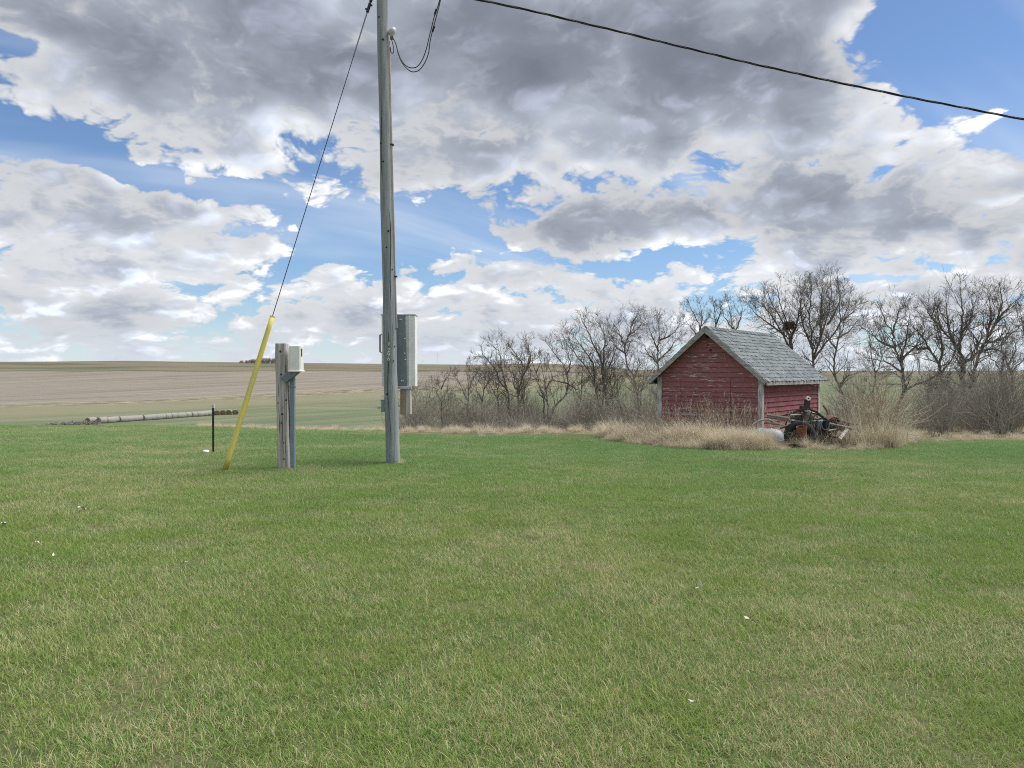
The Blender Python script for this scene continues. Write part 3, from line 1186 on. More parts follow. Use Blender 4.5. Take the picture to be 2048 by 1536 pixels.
def build_wires():
    # overhead service cable: bare messenger with two insulated conductors laid round it
    root = thing('service_cable', 'twisted black overhead service cable running from the pole across the sky', 'cable', pole_at(8.45))
    o0 = pole_at(8.45)
    ctrl = [o0 - o0]
    for (x, y) in ((935, 0), (1060, 26), (1240, 68), (1500, 130), (1760, 186), (2048, 242)):
        ctrl.append(px(x, y, 13.3) - o0)
    last, prev = ctrl[-1], ctrl[-2]
    ctrl += [last + (last - prev) * 1.0, last + (last - prev) * 3.0]
    c = bez(ctrl, 22)
    for s in range(3):
        m = MB()
        pts = []
        L = 0.0
        for k, p in enumerate(c):
            if k:
                L += (p - c[k - 1]).length
            a = 2 * PI * s / 3 + L * 2 * PI / 1.5
            r_ = 0.012
            pts.append(p + Vector((0, math.cos(a) * r_, math.sin(a) * r_)))
        m.tube(pts, 0.0105 if s else 0.007, 6)
        m.build('strand', MAT['wire'], root, smooth=True)
    # drip loops from the weatherhead up to the splices
    root = thing('drip_loop', 'pair of black drip loop wires sagging beside the pole top', 'wires', pole_at(7.5))
    o0 = pole_at(7.5)
    A = [(785, 76), (793, 92), (798, 112), (806, 130), (818, 143), (828, 147), (840, 143), (851, 128), (858, 110), (861, 88), (866, 66), (873, 40), (879, 18), (886, -6), (905, -30)]
    B = [(784, 76), (792, 88), (797, 106), (803, 122), (812, 134), (824, 139), (836, 136), (846, 122), (853, 104), (858, 84), (864, 60), (870, 36), (876, 20), (884, -4), (903, -28)]
    for (lst, d) in ((A, 13.30), (B, 13.36)):
        m = MB()
        m.tube([p - o0 for p in bez([px(x, y, d) for x, y in lst], 5)], 0.0085, 6)
        m.build('loop_wire', MAT['wire'], root, smooth=True)
    m = MB()
    m.tube([p - o0 for p in bez([px(x, y, 13.3) for x, y in ((783, 78), (787, 92), (789, 104), (787, 110), (783, 108), (782, 98))], 5)], 0.008, 6)
    m.build('short_loop', MAT['wire'], root, smooth=True)
    for (xa, ya, xb, yb, d) in ((874, 23, 870.5, 33, 13.36), (869.5, 57, 866, 67, 13.30)):
        m = MB()
        m.tube([px(xa, ya, d) - o0, px(xb, yb, d) - o0], 0.019, 8)
        m.build('splice', MAT['rubber'], root)
    # guy wire and its yellow guard
    anchor = Vector(((447 - 1024) / FPX * 12.33, 12.33, 0.0))
    anchor.z = gz(anchor.x, anchor.y)
    top = pole_at(8.42) + Vector((-0.10, 0, 0))
    dr = (top - anchor).normalized()
    root = thing('guy_wire', 'thin steel guy wire with clamps slanting up to the pole top', 'guy wire', anchor)
    m = MB()
    m.tube([Vector((0, 0, 0)) - dr * 0.3, top - anchor], 0.0075, 6)
    m.build('wire', MAT['wire'], root)
    L = (top - anchor).length
    sidev = dr.cross(Vector((0, 1, 0))).normalized()
    m = MB()
    m.tube([dr * (L - 1.35), dr * (L - 0.55)], 0.013, 6)
    m.build('preform_grip', MAT['steel_blue'], root)
    for k, q in enumerate((0.50, 0.41, 0.30, 0.14)):
        m = MB()
        m.tube([dr * (L - q - 0.05), dr * (L - q + 0.03)], 0.028, 8)
        m.tube([dr * (L - q) + sidev * (-0.05 if k % 2 else 0.0), dr * (L - q) + sidev * (0.0 if k % 2 else 0.05)], 0.016, 6)
        m.build('clamp', MAT['black_steel'], root)
    root = thing('guy_guard', 'bright yellow plastic guard sleeve on the slanting guy wire', 'guy guard', anchor)
    m = MB()
    a, b = dr * 0.02 + Vector((0, 0, -0.02)), dr * 2.66
    n = 12
    m.tube([a + (b - a) * k / n for k in range(n + 1)], [0.046 - 0.006 * k / n for k in range(n + 1)], 14)
    m.build('sleeve', MAT['yellow'], root, smooth=True)
    m = MB()
    m.tube([b - dr * 0.015, b + dr * 0.006], 0.0415, 14)
    m.build('end_rim', MAT['yellow'], root)


build_wires()


def build_pedestal():
    d = 12.65
    base = px(570, 940, d)
    base.z = gz(base.x, base.y)
    root = thing('wooden_post', 'short squared weathered wooden post standing next to yellow guard', 'post', base)
    rng = random.Random(3)
    m = MB()
    n = 12
    h = 2.10
    for k in range(n + 1):
        z = -0.2 + (h + 0.2) * k / n
        w = 0.103 - 0.012 * k / n
        if k == n - 1:
            w += 0.006
        cx = -0.048 * z / h - 0.002
        ch = 0.022
        sec = [(-w + ch, -w), (w - ch, -w), (w, -w + ch), (w, w - ch), (w - ch, w), (-w + ch, w), (-w, w - ch), (-w, -w + ch)]
        for (x, y) in sec:
            m.v.append((cx + x + rng.uniform(-0.003, 0.003), y + rng.uniform(-0.003, 0.003), z))
    for k in range(n):
        for j in range(8):
            j2 = (j + 1) % 8
            m.f.append((k * 8 + j, k * 8 + j2, (k + 1) * 8 + j2, (k + 1) * 8 + j))
            m.m.append(0)
    m.f.append(tuple(n * 8 + j for j in range(8)))
    m.m.append(0)
    m.build('timber', MAT['post_wood'], root)
    for (kx, ky) in ((561, 703), (562, 749), (556, 806), (564, 828), (562, 846), (566, 886), (567, 918), (572, 800)):
        p = px(kx, ky, d - 0.10) - base
        q = MB()
        q.tube([p + Vector((0, 0.03, 0)), p + Vector((0, -0.003, 0))], rng.uniform(0.010, 0.018), 8)
        q.build('knot', MAT['rust'] if ky > 880 else MAT['dark_wood'], root)
    for (sx, s0, s1) in ((0.0, 0.15, 1.2), (0.045, 0.05, 1.65), (-0.05, 0.5, 1.5), (0.075, 0.8, 1.8)):
        q = MB()
        pp = []
        for k in range(7):
            z = s0 + (s1 - s0) * k / 6
            w = 0.103 - 0.012 * (z + 0.2) / (h + 0.2)
            pp.append((sx - 0.048 * z / h + rng.uniform(-0.004, 0.004), -w + 0.001, z))
        q.tube(pp, [0.001] + [0.0035] * 5 + [0.001], 5)
        q.build('wood_crack', MAT['rubber'], root)
    # meter pedestal beside it
    pb = px(582.5, 938, d - 0.02)
    pb.z = gz(pb.x, pb.y)
    root = thing('meter_pedestal', 'cream meter box on a blue grey conduit beside wooden post', 'meter pedestal', pb)
    m = MB()
    m.box((0.02, 0.0, 0.76), (0.082, 0.075, 1.64))
    m.build('conduit', MAT['conduit'], root, bevel=0.008)
    m = MB()
    m.box((0.02, 0.0, 1.385), (0.100, 0.090, 0.03))
    m.build('collar', MAT['conduit'], root, bevel=0.004)
    # sloped neck
    m = MB()
    o = px(582.5, 938, d - 0.06) - Vector((0, 0, px(582.5, 938, d - 0.06).z))
    prof = [(565.5, 757), (575.5, 765.5), (584.5, 759), (601, 744), (578, 744)]
    v = []
    for yy in (-0.075, 0.075):
        for (x, y) in prof:
            p = px(x, y, d - 0.02) - pb
            v.append((p.x, yy - 0.065 + 0.0, p.z))
    m.add(v, [(0, 1, 2, 3, 4), (9, 8, 7, 6, 5)] + [(j, j + 5, (j + 1) % 5 + 5, (j + 1) % 5) for j in range(5)])
    m.build('neck', MAT['steel_blue'], root, bevel=0.004)
    m = MB()
    p0, p1 = px(580, 744, d - 0.1) - pb, px(605.5, 690, d - 0.1) - pb
    cx, w, hh = (p0.x + p1.x) / 2, p1.x - p0.x, p1.z - p0.z
    m.box((cx, -0.07, p0.z + hh / 2), (w * 0.93, 0.20, hh))
    o = m.build('meter_box', MAT['cream'], root, bevel=0.022)
    m = MB()
    m.box((cx + 0.002, -0.07, p0.z + 0.012), (w * 1.04, 0.225, 0.024))
    m.build('box_rim', MAT['cream'], root, bevel=0.006)
    m = MB()
    m.box((cx + w * 0.468, -0.12, p0.z + hh * 0.72), (0.010, 0.06, 0.13))
    m.build('latch', MAT['rust'], root, bevel=0.002)
    # steel T-post with studs
    tp = px(426, 905, 15.5)
    tp.z = gz(tp.x, tp.y)
    root = thing('steel_fence_post', 'thin dark steel fence post with studs alone in the lawn', 'fence post', tp)
    m = MB()
    m.box((0, 0.012, 0.43), (0.008, 0.032, 1.0))
    m.box((0, -0.006, 0.43), (0.040, 0.008, 1.0))
    m.build('post', MAT['black_steel'], root)
    for k in range(16):
        m = MB()
        m.box((0, -0.014, 0.10 + k * 0.052), (0.014, 0.012, 0.018))
        m.build('stud', MAT['black_steel'], root)
    m = MB()
    m.box((0, 0.003, 0.965), (0.042, 0.05, 0.07))
    m.build('tip', MAT['steel_grey'], root)


build_pedestal()


# ---------------------------------------------------------------------- hay bales far down the slope
def build_bales():
    rng = random.Random(12)
    rad, ln = 0.86, 2.30
    variants = []
    for k in range(8):
        m = MB()
        prof = [(0.0, -ln / 2 + 0.02), (rad * 0.55, -ln / 2), (rad * 0.96, -ln / 2 + 0.01), (rad, -ln / 2 + 0.06), (rad * 1.015, 0), (rad, ln / 2 - 0.06),
                (rad * 0.96, ln / 2 - 0.01), (rad * 0.55, ln / 2), (0.0, ln / 2 - 0.02)]
        ns = 20
        b = 0
        for (r_, z) in prof:
            for q in range(ns):
                a = 2 * PI * q / ns
                rr = r_ * (1 + rng.uniform(-0.02, 0.02))
                zz = rr * math.sin(a)
                zz = max(zz, -rad * 0.90)
                m.v.append((z, rr * math.cos(a), zz + rad * 0.88))
        for i in range(len(prof) - 1):
            for q in range(ns):
                q2 = (q + 1) % ns
                m.f.append((i * ns + q, i * ns + q2, (i + 1) * ns + q2, (i + 1) * ns + q))
                m.m.append(0 if ((1 <= i <= 6) if k < 5 else (2 <= i <= 5)) else 1)
        variants.append(m.mesh('hay_bale', [MAT['bale_wrap'], MAT['bale_end']], smooth=True))
    A = Vector(((204 - 1024) / FPX * 190.0, 190.0))
    B = Vector(((415 - 1024) / FPX * 226.0, 226.0))
    n = 20
    ordn = ['first', 'second', 'third', 'fourth', 'fifth', 'sixth', 'seventh', 'eighth', 'ninth', 'tenth', 'eleventh', 'twelfth', 'thirteenth', 'fourteenth', 'fifteenth', 'sixteenth', 'seventeenth', 'eighteenth', 'nineteenth', 'twentieth']
    dv = (B - A).normalized()
    ang = math.atan2(dv.y, dv.x)
    nrm = Vector((-dv.y, dv.x))
    for k in range(n):
        p = A + (B - A) * (k / (n - 1))
        p = p + nrm * rng.uniform(-0.06, 0.06)
        o = obj('hay_bale', variants[k % 5], None, (p.x, p.y, gz(p.x, p.y) - 0.08), (rng.uniform(-0.4, 0.4), 0, ang + rng.uniform(-0.035, 0.035)))
        lab = 'pale round bale lying end to end in the long row, %s from its left' % ordn[k]
        tag(o, lab, 'hay bale', 'round bales in a long row')
    for k in range(5):
        p = Vector(((421 + k * 12.4 - 1024) / FPX * (229 + k * 1.0), 229 + k * 1.0))
        o = obj('hay_bale', variants[5 + k % 3], None, (p.x, p.y, gz(p.x, p.y) - 0.08), (0, 0, math.atan2(p.y, p.x) + rng.uniform(-0.1, 0.1)))
        tag(o, 'brown round bale showing its round end, %s from the left of five' % ordn[k], 'hay bale', 'round bales in a long row')
    for k, t in enumerate((-0.02, 0.06, 0.14)):
        p = A + (B - A) * t + nrm * 1.75 - dv * 0.9
        o = obj('hay_bale', variants[(k + 1) % 5], None, (p.x, p.y, gz(p.x, p.y) - 0.05), (0.3 * k, 0, ang + rng.uniform(-0.1, 0.1)))
        tag(o, 'round bale tucked behind the left end of the long row, %s of three' % ordn[k], 'hay bale', 'round bales in a long row')
    # low heap of old brush and rotten hay left of the row
    rng = random.Random(5)
    m = MB()
    for k in range(700):
        t = rng.random() ** 0.7
        cx = 92 + 105 * t
        d = 184 + rng.uniform(-2.0, 2.0)
        p = px(cx, 0, d)
        z = gz(p.x, d)
        hgt = (0.15 + 0.7 * t) * rng.random()
        q = Vector((p.x, d, z + hgt))
        dv3 = Vector((rng.uniform(-1, 1), rng.uniform(-0.6, 0.6), rng.uniform(-0.25, 0.35))).normalized() * rng.uniform(0.3, 1.0)
        m.tube([q - dv3, q + Vector((0, 0, 0.08)), q + dv3], [0.03, 0.06, 0.02], 4, mat=0 if rng.random() < 0.93 else 1)
    o = m.build('brush_heap', [MAT['brush'], MAT['dark_wood']])
    tag(o, 'low dark heap of brush at the end of the bale row', 'brush heap', kind='stuff')


build_bales()


# ---------------------------------------------------------------------- junk beside the shed
def build_junk():
    D0 = 17.1

    def gp(x, d):
        X = (x - 1024) / FPX * d
        return Vector((X, d, gz(X, d)))

    # long galvanised tank with a domed end
    a, b = gp(1512, 17.05), gp(1568, 16.75)
    ax = (b - a)
    ax.z = 0
    L = ax.length
    root = thing('metal_tank', 'pale galvanised tank with domed end lying in dry grass by the shed', 'tank', a, math.atan2(ax.y, ax.x))
    r_ = 0.215
    prof = [(0.02, -0.05), (r_ * 0.7, -0.03), (r_, 0.05), (r_, L * 0.5), (r_ * 1.0, L - 0.24), (r_ * 0.97, L - 0.15), (r_ * 0.84, L - 0.07), (r_ * 0.55, L - 0.015), (0.02, L)]
    m = MB()
    m.lathe(prof, 28)
    m.v = [(z, y, x + r_ - 0.02) for x, y, z in m.v]
    m.build('shell', MAT['galvanised'], root, smooth=True)
    for q in (0.10, L - 0.26):
        m = MB()
        ring = [(r_ + 0.002, -0.012), (r_ + 0.009, -0.006), (r_ + 0.009, 0.006), (r_ + 0.002, 0.012)]
        m.lathe(ring, 28, close=False)
        m.v = [(z + q, y, x + r_ - 0.02) for x, y, z in m.v]
        m.build('seam_band', MAT['galvanised'], root, smooth=True)

    # spoked steel implement wheel leaning on the heap
    def wheel(c, rad, wid, tilt, rz, lab, mat, spokes, hubr=0.06):
        t = thing('steel_wheel', lab, 'wheel', c, rz)
        m = MB()
        prof = [(rad - 0.025, -wid / 2), (rad, -wid / 2), (rad, wid / 2), (rad - 0.025, wid / 2), (rad - 0.025, -wid / 2)]
        m.lathe(prof, 32, close=False)
        rot = Matrix.Rotation(R(90) + tilt, 3, 'X')
        rm = lambda mm: [tuple(rot @ Vector(p) + Vector((0, 0, rad * 0.96))) for p in mm.v]
        m.v = rm(m)
        m.build('rim', mat, t)
        m = MB()
        m.lathe([(0.018, -wid / 2 - 0.02), (hubr, -wid / 2 - 0.02), (hubr, wid / 2 + 0.02), (0.018, wid / 2 + 0.02)], 14)
        m.v = rm(m)
        m.build('hub', mat, t)
        for k in range(spokes):
            an = 2 * PI * k / spokes
            m = MB()
            sx = wid * 0.3 * (1 if k % 2 else -1)
            m.tube([(hubr * 0.9 * math.cos(an), hubr * 0.9 * math.sin(an), sx), ((rad - 0.02) * math.cos(an), (rad - 0.02) * math.sin(an), 0)], 0.010, 5)
            m.v = rm(m)
            m.build('spoke', mat, t)

    c = gp(1612, 17.0)
    wheel(c, 0.44, 0.10, R(-14), R(-22), 'black spoked steel wheel leaning upright in the junk pile', MAT['rust_dark'], 10)
    c = gp(1655, 17.4)
    wheel(c, 0.36, 0.12, R(22), R(35), 'smaller rusty steel wheel behind the black spoked wheel', MAT['rust'], 8)

    # old tyre lying half flat
    c = gp(1600, 16.8)
    m = MB()
    n1, n2 = 30, 10
    for i in range(n1):
        A_ = 2 * PI * i / n1
        for j in range(n2):
            B_ = 2 * PI * j / n2
            rr = 0.26 + 0.085 * math.cos(B_)
            m.v.append((rr * math.cos(A_), rr * math.sin(A_), 0.075 * math.sin(B_)))
    for i in range(n1):
        for j in range(n2):
            m.f.append((i * n2 + j, ((i + 1) % n1) * n2 + j, ((i + 1) % n1) * n2 + (j + 1) % n2, i * n2 + (j + 1) % n2))
            m.m.append(0)
    o = m.build('tyre', MAT['rubber'], None, smooth=True)
    o.location = c + Vector((0, 0, 0.26))
    o.rotation_euler = (R(72), R(12), R(-30))
    tag(o, 'worn black rubber tyre leaning at the front of the junk pile', 'tyre')

    # engine block and gearbox lump
    c = gp(1622, 17.6)
    root = thing('engine_block', 'dark rusted engine block in the middle of the junk pile', 'engine', c, R(20))
    m = MB()
    m.box((0, 0, 0.27), (0.70, 0.34, 0.38))
    m.build('block', MAT['rust_dark'], root, bevel=0.02)
    m = MB()
    m.box((0.02, 0, 0.53), (0.62, 0.22, 0.13))
    m.build('cylinder_head', MAT['machine_green'], root, bevel=0.015)
    m = MB()
    m.lathe([(0.16, -0.06), (0.18, -0.04), (0.18, 0.04), (0.16, 0.06)], 18)
    m.v = [(z - 0.40, y, x + 0.30) for x, y, z in m.v]
    m.build('flywheel', MAT['rust'], root)
    for k in range(4):
        m = MB()
        m.tube([(-0.22 + k * 0.15, -0.17, 0.40), (-0.22 + k * 0.15, -0.26, 0.36), (-0.22 + k * 0.15, -0.28, 0.22)], 0.030, 8)
        m.build('exhaust_port', MAT['rust'], root)
    m = MB()
    m.box((0.10, -0.02, 0.10), (0.9, 0.5, 0.14))
    m.build('sump', MAT['rust_dark'], root, bevel=0.02)

    # upright shaft with a pale ring on its end
    c = gp(1612, 17.8)
    root = thing('machine_shaft', 'rusty upright machine standard with a pale bearing ring on top', 'machine part', c)
    m = MB()
    m.box((0, 0, 0.52), (0.12, 0.10, 1.04), Matrix.Rotation(R(4), 3, 'Y'))
    m.build('standard', MAT['rust_dark'], root, bevel=0.01)
    m = MB()
    m.box((-0.05, 0.0, 0.84), (0.16, 0.14, 0.10))
    m.build('casting', MAT['rust_dark'], root, bevel=0.012)
    m = MB()
    m.lathe([(0.018, -0.05), (0.050, -0.05), (0.050, 0.0), (0.018, 0.0), (0.018, -0.05)], 16, close=False)
    m.v = [(x + 0.035, z - 0.03, y + 1.06) for x, y, z in m.v]
    m.build('bearing_ring', MAT['white'], root)
    m = MB()
    m.tube([(0.035, -0.05, 1.06), (0.035, 0.06, 1.06)], 0.019, 10)
    m.build('shaft_end', MAT['black_steel'], root)

    def beam(name, p0, p1, w, h, mat, lab, cat, roll=0.0, bev=0.004):
        p0, p1 = Vector(p0), Vector(p1)
        t = (p1 - p0)
        L_ = t.length
        o_ = MB()
        o_.box((L_ / 2, 0, 0), (L_, w, h))
        e = o_.build(name, MAT[mat], None, bevel=bev)
        q = t.to_track_quat('X', 'Z').to_matrix().to_4x4() @ Matrix.Rotation(roll, 4, 'X')
        e.matrix_world = Matrix.Translation(p0) @ q
        tag(e, lab, cat)
        return e

    beam('plank', px(1536, 832, 17.35), px(1580, 839, 16.9), 0.16, 0.03, 'old_plank', 'weathered grey plank sticking out beside the shed corner, above the tank', 'plank', R(-35))
    beam('plank', px(1578, 835, 17.1), px(1622, 833, 17.2), 0.20, 0.03, 'old_plank', 'broad bleached plank laid flat across the top of the junk', 'plank', R(-40))
    beam('plank', px(1581, 842, 16.95), px(1640, 848, 17.3), 0.10, 0.03, 'old_plank', 'bleached plank just under the broad one in the junk pile', 'plank', R(-30))
    beam('plank', px(1680, 878, 16.75), px(1696, 857, 17.0), 0.07, 0.03, 'trim_paint', 'pale painted board end jutting up at the right of the junk', 'plank', R(30))
    beam('plank', px(1538, 846, 17.5), px(1560, 849, 17.3), 0.10, 0.03, 'old_plank', 'short plank end low beside the shed corner, behind the tank', 'plank', R(-20))
    beam('plank', px(1655, 862, 16.9), px(1688, 856, 17.2), 0.08, 0.03, 'old_plank', 'narrow grey plank low in the right half of the junk', 'plank', R(-20))
    beam('steel_bar', px(1610, 820, 17.55), px(1637, 831, 17.2), 0.05, 0.05, 'old_plank', 'slanting pale bar leaning off the upright machine standard', 'bar')
    beam('steel_bar', px(1655, 838, 17.3), px(1730, 866, 17.2), 0.04, 0.04, 'rust', 'long rusty bar sloping down to the right end of the junk', 'bar')
    beam('steel_bar', px(1640, 832, 17.6), px(1712, 850, 17.7), 0.03, 0.03, 'rust', 'thin rusty rod above the long sloping bar', 'bar')
    beam('steel_bar', px(1634, 850, 16.9), px(1652, 884, 16.7), 0.035, 0.035, 'rust_dark', 'dark steep bar crossing in front of the right side wheel', 'bar')
    beam('steel_bar', px(1575, 826, 17.7), px(1607, 822, 17.8), 0.035, 0.05, 'rust', 'rusty angle iron lying against the side wall, left of the standard', 'bar')
    beam('steel_bar', px(1690, 851, 17.6), px(1738, 846, 17.6), 0.05, 0.02, 'rust_orange', 'flat orange rusted strap at the far right end', 'bar')
    beam('steel_bar', px(1660, 872, 16.8), px(1700, 880, 16.9), 0.04, 0.04, 'rust_dark', 'dark low bar lying in dry grass under the pale board', 'bar')

    beam('plank', px(1600, 846, 16.9), px(1668, 842, 17.4), 0.12, 0.03, 'old_plank', 'long grey plank crossing the heap behind the fender', 'plank', R(-35))
    beam('plank', px(1646, 846, 17.1), px(1706, 858, 17.0), 0.11, 0.03, 'old_plank', 'grey plank sloping right over the thick iron pipe', 'plank', R(-30))
    beam('plank', px(1560, 856, 17.1), px(1600, 846, 17.0), 0.09, 0.03, 'old_plank', 'grey plank rising from the tank end to the wheel', 'plank', R(-25))
    beam('plank', px(1690, 868, 17.0), px(1738, 872, 17.2), 0.10, 0.03, 'old_plank', 'lowest grey plank lying in grass at the right end of the heap', 'plank', R(-15))
    # curved fender strip
    m = MB()
    pts = []
    for k in range(15):
        an = R(20 + 140 * k / 14)
        pts.append((0.42 * math.cos(an), 0.36 * math.sin(an)))
    v = []
    for (x, z) in pts:
        v += [(x, -0.10, z), (x, 0.10, z), (x * 0.97, 0.10, z * 0.97), (x * 0.97, -0.10, z * 0.97)]
    f = []
    for k in range(14):
        for j in range(4):
            f.append((4 * k + j, 4 * k + (j + 1) % 4, 4 * k + 4 + (j + 1) % 4, 4 * k + 4 + j))
    f += [(3, 2, 1, 0), (56, 57, 58, 59)]
    m.add(v, f)
    o = m.build('fender', MAT['rust_dark'])
    o.location = px(1622, 858, 16.95)
    o.rotation_euler = (R(-6), R(4), R(-12))
    tag(o, 'curved dark steel fender arching over the wheel in the junk pile', 'fender')

    def can(c, rad, h, rot, mat, lab, name='bucket', cat='bucket'):
        t = thing(name, lab, cat, c)
        t.rotation_euler = rot
        m = MB()
        m.lathe([(rad * 0.86, 0.0), (rad, h), (rad * 0.93, h), (rad * 0.80, 0.02)], 18, close=False)
        m.lathe([(0.003, 0.0), (rad * 0.86, 0.0)], 18, close=False)
        m.build('pail', MAT[mat], t, smooth=False)
        m = MB()
        m.lathe([(rad * 1.0, h - 0.012), (rad * 1.05, h - 0.006), (rad * 1.05, h + 0.006), (rad * 0.98, h + 0.006)], 18, close=False)
        m.build('rim', MAT[mat], t)

    can(px(1606, 876, 16.72), 0.105, 0.26, (R(14), R(-12), 0), 'rust_orange', 'orange rusted pail in front of the black wheel')
    can(px(1636, 853, 16.98), 0.11, 0.22, (R(78), 0, R(25)), 'machine_blue', 'blue grey pail on its side facing out of the junk')
    # thick iron drum / pipe lying
    a, b = px(1644, 850, 17.2), px(1690, 853, 17.5)
    root = thing('iron_pipe', 'thick dark iron pipe lying on the right of the junk', 'pipe', a)
    m = MB()
    d_ = (b - a)
    m.tube([Vector((0, 0, 0)), d_ * 0.5, d_], 0.10, 16, caps=False)
    m.tube([d_, d_ * 0.5, Vector((0, 0, 0))], 0.085, 16, caps=False)
    m.build('pipe_wall', MAT['rust_dark'], root, smooth=True)
    m = MB()
    m.tube([d_ * 0.93, d_ * 1.0], 0.125, 16)
    m.build('flange', MAT['rust_dark'], root)
    # rumpled rusty sheet on the ground in front
    m = MB()
    nx, ny = 10, 6
    rng = random.Random(6)
    for i in range(nx):
        for j in range(ny):
            m.v.append((-0.40 + 0.8 * i / (nx - 1), -0.12 + 0.28 * j / (ny - 1), 0.05 + 0.035 * math.sin(i * 1.3 + j) + rng.uniform(-0.008, 0.008)))
    for i in range(nx - 1):
        for j in range(ny - 1):
            m.f.append((i * ny + j, (i + 1) * ny + j, (i + 1) * ny + j + 1, i * ny + j + 1))
            m.m.append(0)
    nv = len(m.v)
    m.v += [(x, y, z - 0.006) for x, y, z in m.v]
    m.f += [tuple(reversed([q + nv for q in f])) for f in m.f]
    m.m = [0] * len(m.f)
    o = m.build('sheet_metal', MAT['rust'], None)
    c = gp(1574, 16.55)
    o.location = c + Vector((0, 0, 0.04))
    o.rotation_euler = (0, R(3), R(-20))
    tag(o, 'rumpled rusty metal sheet on the ground below the tank end', 'sheet metal')
    # green gear housing
    c = px(1628, 842, 17.35)
    root = thing('gear_housing', 'faded green machine housing on top of the junk pile', 'machine part', c)
    m = MB()
    m.box((0, 0, 0.0), (0.17, 0.15, 0.17), Matrix.Rotation(R(14), 3, 'Y'))
    m.build('housing', MAT['machine_green'], root, bevel=0.02)
    m = MB()
    m.tube([(0, -0.08, 0.0), (0, -0.12, 0.0)], 0.055, 12)
    m.build('cover', MAT['rust_dark'], root)
    # more small scrap: bent pipes and rods, each its own piece
    rng = random.Random(21)
    where = ['left', 'middle', 'right']
    specs = [(1552, 846, 17.4), (1566, 838, 17.5), (1588, 852, 17.0), (1630, 870, 16.8), (1672, 846, 17.4), (1704, 862, 17.2), (1645, 836, 17.5), (1592, 828, 17.7)]
    desc = ['short bent pipe beside the shed corner board', 'crooked rod poking over the plank beside the shed', 'bent pipe left of the black spoked wheel',
            'crooked pipe below the fender in the junk', 'bent rod lying on the thick iron pipe', 'crooked pipe at the grassy right end of the junk',
            'bent rod right of the green housing', 'crooked pipe against the side wall, left of the standard']
    for (sx, sy, sd), ds in zip(specs, desc):
        p = px(sx, sy, sd)
        pts = [p]
        dv = Vector((rng.uniform(-1, 1), rng.uniform(-0.4, 0.4), rng.uniform(-0.3, 0.5))).normalized()
        for k in range(4):
            dv = (dv + Vector((rng.uniform(-.4, .4), rng.uniform(-.3, .3), rng.uniform(-.5, .3)))).normalized()
            pts.append(pts[-1] + dv * rng.uniform(0.10, 0.18))
        m = MB()
        m.tube([q - p for q in bez(pts, 4)], rng.uniform(0.012, 0.026), 7)
        o = m.build('scrap_pipe', MAT[rng.choice(['rust', 'rust_dark', 'rust', 'old_plank'])], None, smooth=True)
        o.location = p
        tag(o, ds, 'scrap pipe', 'bent pipes and rods in the junk pile')


build_junk()


# ---------------------------------------------------------------------- scraps lying on the lawn
def build_scraps():
    rng = random.Random(2)
    lst = [((1402, 1184), 0.030, 'pale feather-like scrap standing up in the near lawn, right of centre'),
           ((1393, 1193), 0.030, 'small pale scrap flat beside the upright pale scrap'),
           ((72, 1101), 0.032, 'pale crumpled scrap in the near left lawn'),
           ((5, 1060), 0.05, 'pale scrap at the left edge of the lawn'),
           ((161, 1028), 0.05, 'pale flat scrap in the left lawn, farthest back of these'),
           ((369, 1144), 0.035, 'thin pale scrap in the lawn left of centre'),
           ((104, 1129), 0.022, 'tiny pale scrap near the crumpled left one'),
           ((1385, 1431), 0.016, 'dry pale leaf in the bottom right lawn'),
           ((1495, 1256), 0.02, 'tiny pale leaf in the right lawn')]
    for k, ((x, y), s, lab) in enumerate(lst):
        d = CAM_H * FPX / (y - HORIZON)
        p = px(x, y, d)
        m = MB()
        n = 5
        for i in range(n):
            for j in range(3):
                m.v.append(((i / (n - 1) - 0.5) * 2 * s, (j - 1) * s * 0.45 * (1 - abs(i / (n - 1) - 0.5) * 1.2), s * 0.25 * math.sin(i * 1.7 + j + k) + rng.uniform(-1, 1) * s * 0.1))
        for i in range(n - 1):
            for j in range(2):
                m.f.append((i * 3 + j, (i + 1) * 3 + j, (i + 1) * 3 + j + 1, i * 3 + j + 1))
                m.m.append(0)
        nv = len(m.v)
        m.v += [(a, b, c - 0.0015) for a, b, c in m.v]
        m.f += [tuple(reversed([q + nv for q in f])) for f in m.f]
        m.m = [0] * len(m.f)
        o = m.build('scrap', MAT['scrap'], None, smooth=True)
        o.location = (p.x, p.y, gz(p.x, p.y) + 0.055)
        o.rotation_euler = (R(70) if k == 0 else rng.uniform(-0.4, 0.4), R(60) if k == 0 else rng.uniform(-0.5, 0.5), rng.uniform(0, 6))
        tag(o, lab, 'scrap', 'pale scraps lying in the lawn')
    p = px(411, 906, 15.4)
    m = MB()
    m.lathe([(0.02, 0.075), (0.08, 0.072), (0.13, 0.055), (0.145, 0.03), (0.145, 0.0)], 20)
    o = m.build('well_cap', MAT['white'], None, smooth=True)
    o.scale = (0.45, 0.45, 0.7)
    o.location = (p.x, p.y, gz(p.x, p.y) + 0.03)
    tag(o, 'small round white cap in the lawn beside the steel fence post', 'cap')


build_scraps()


# ---------------------------------------------------------------------- bare trees
def jit(v, rng, a):
    return (v + Vector((rng.gauss(0, a), rng.gauss(0, a), rng.gauss(0, a)))).normalized()


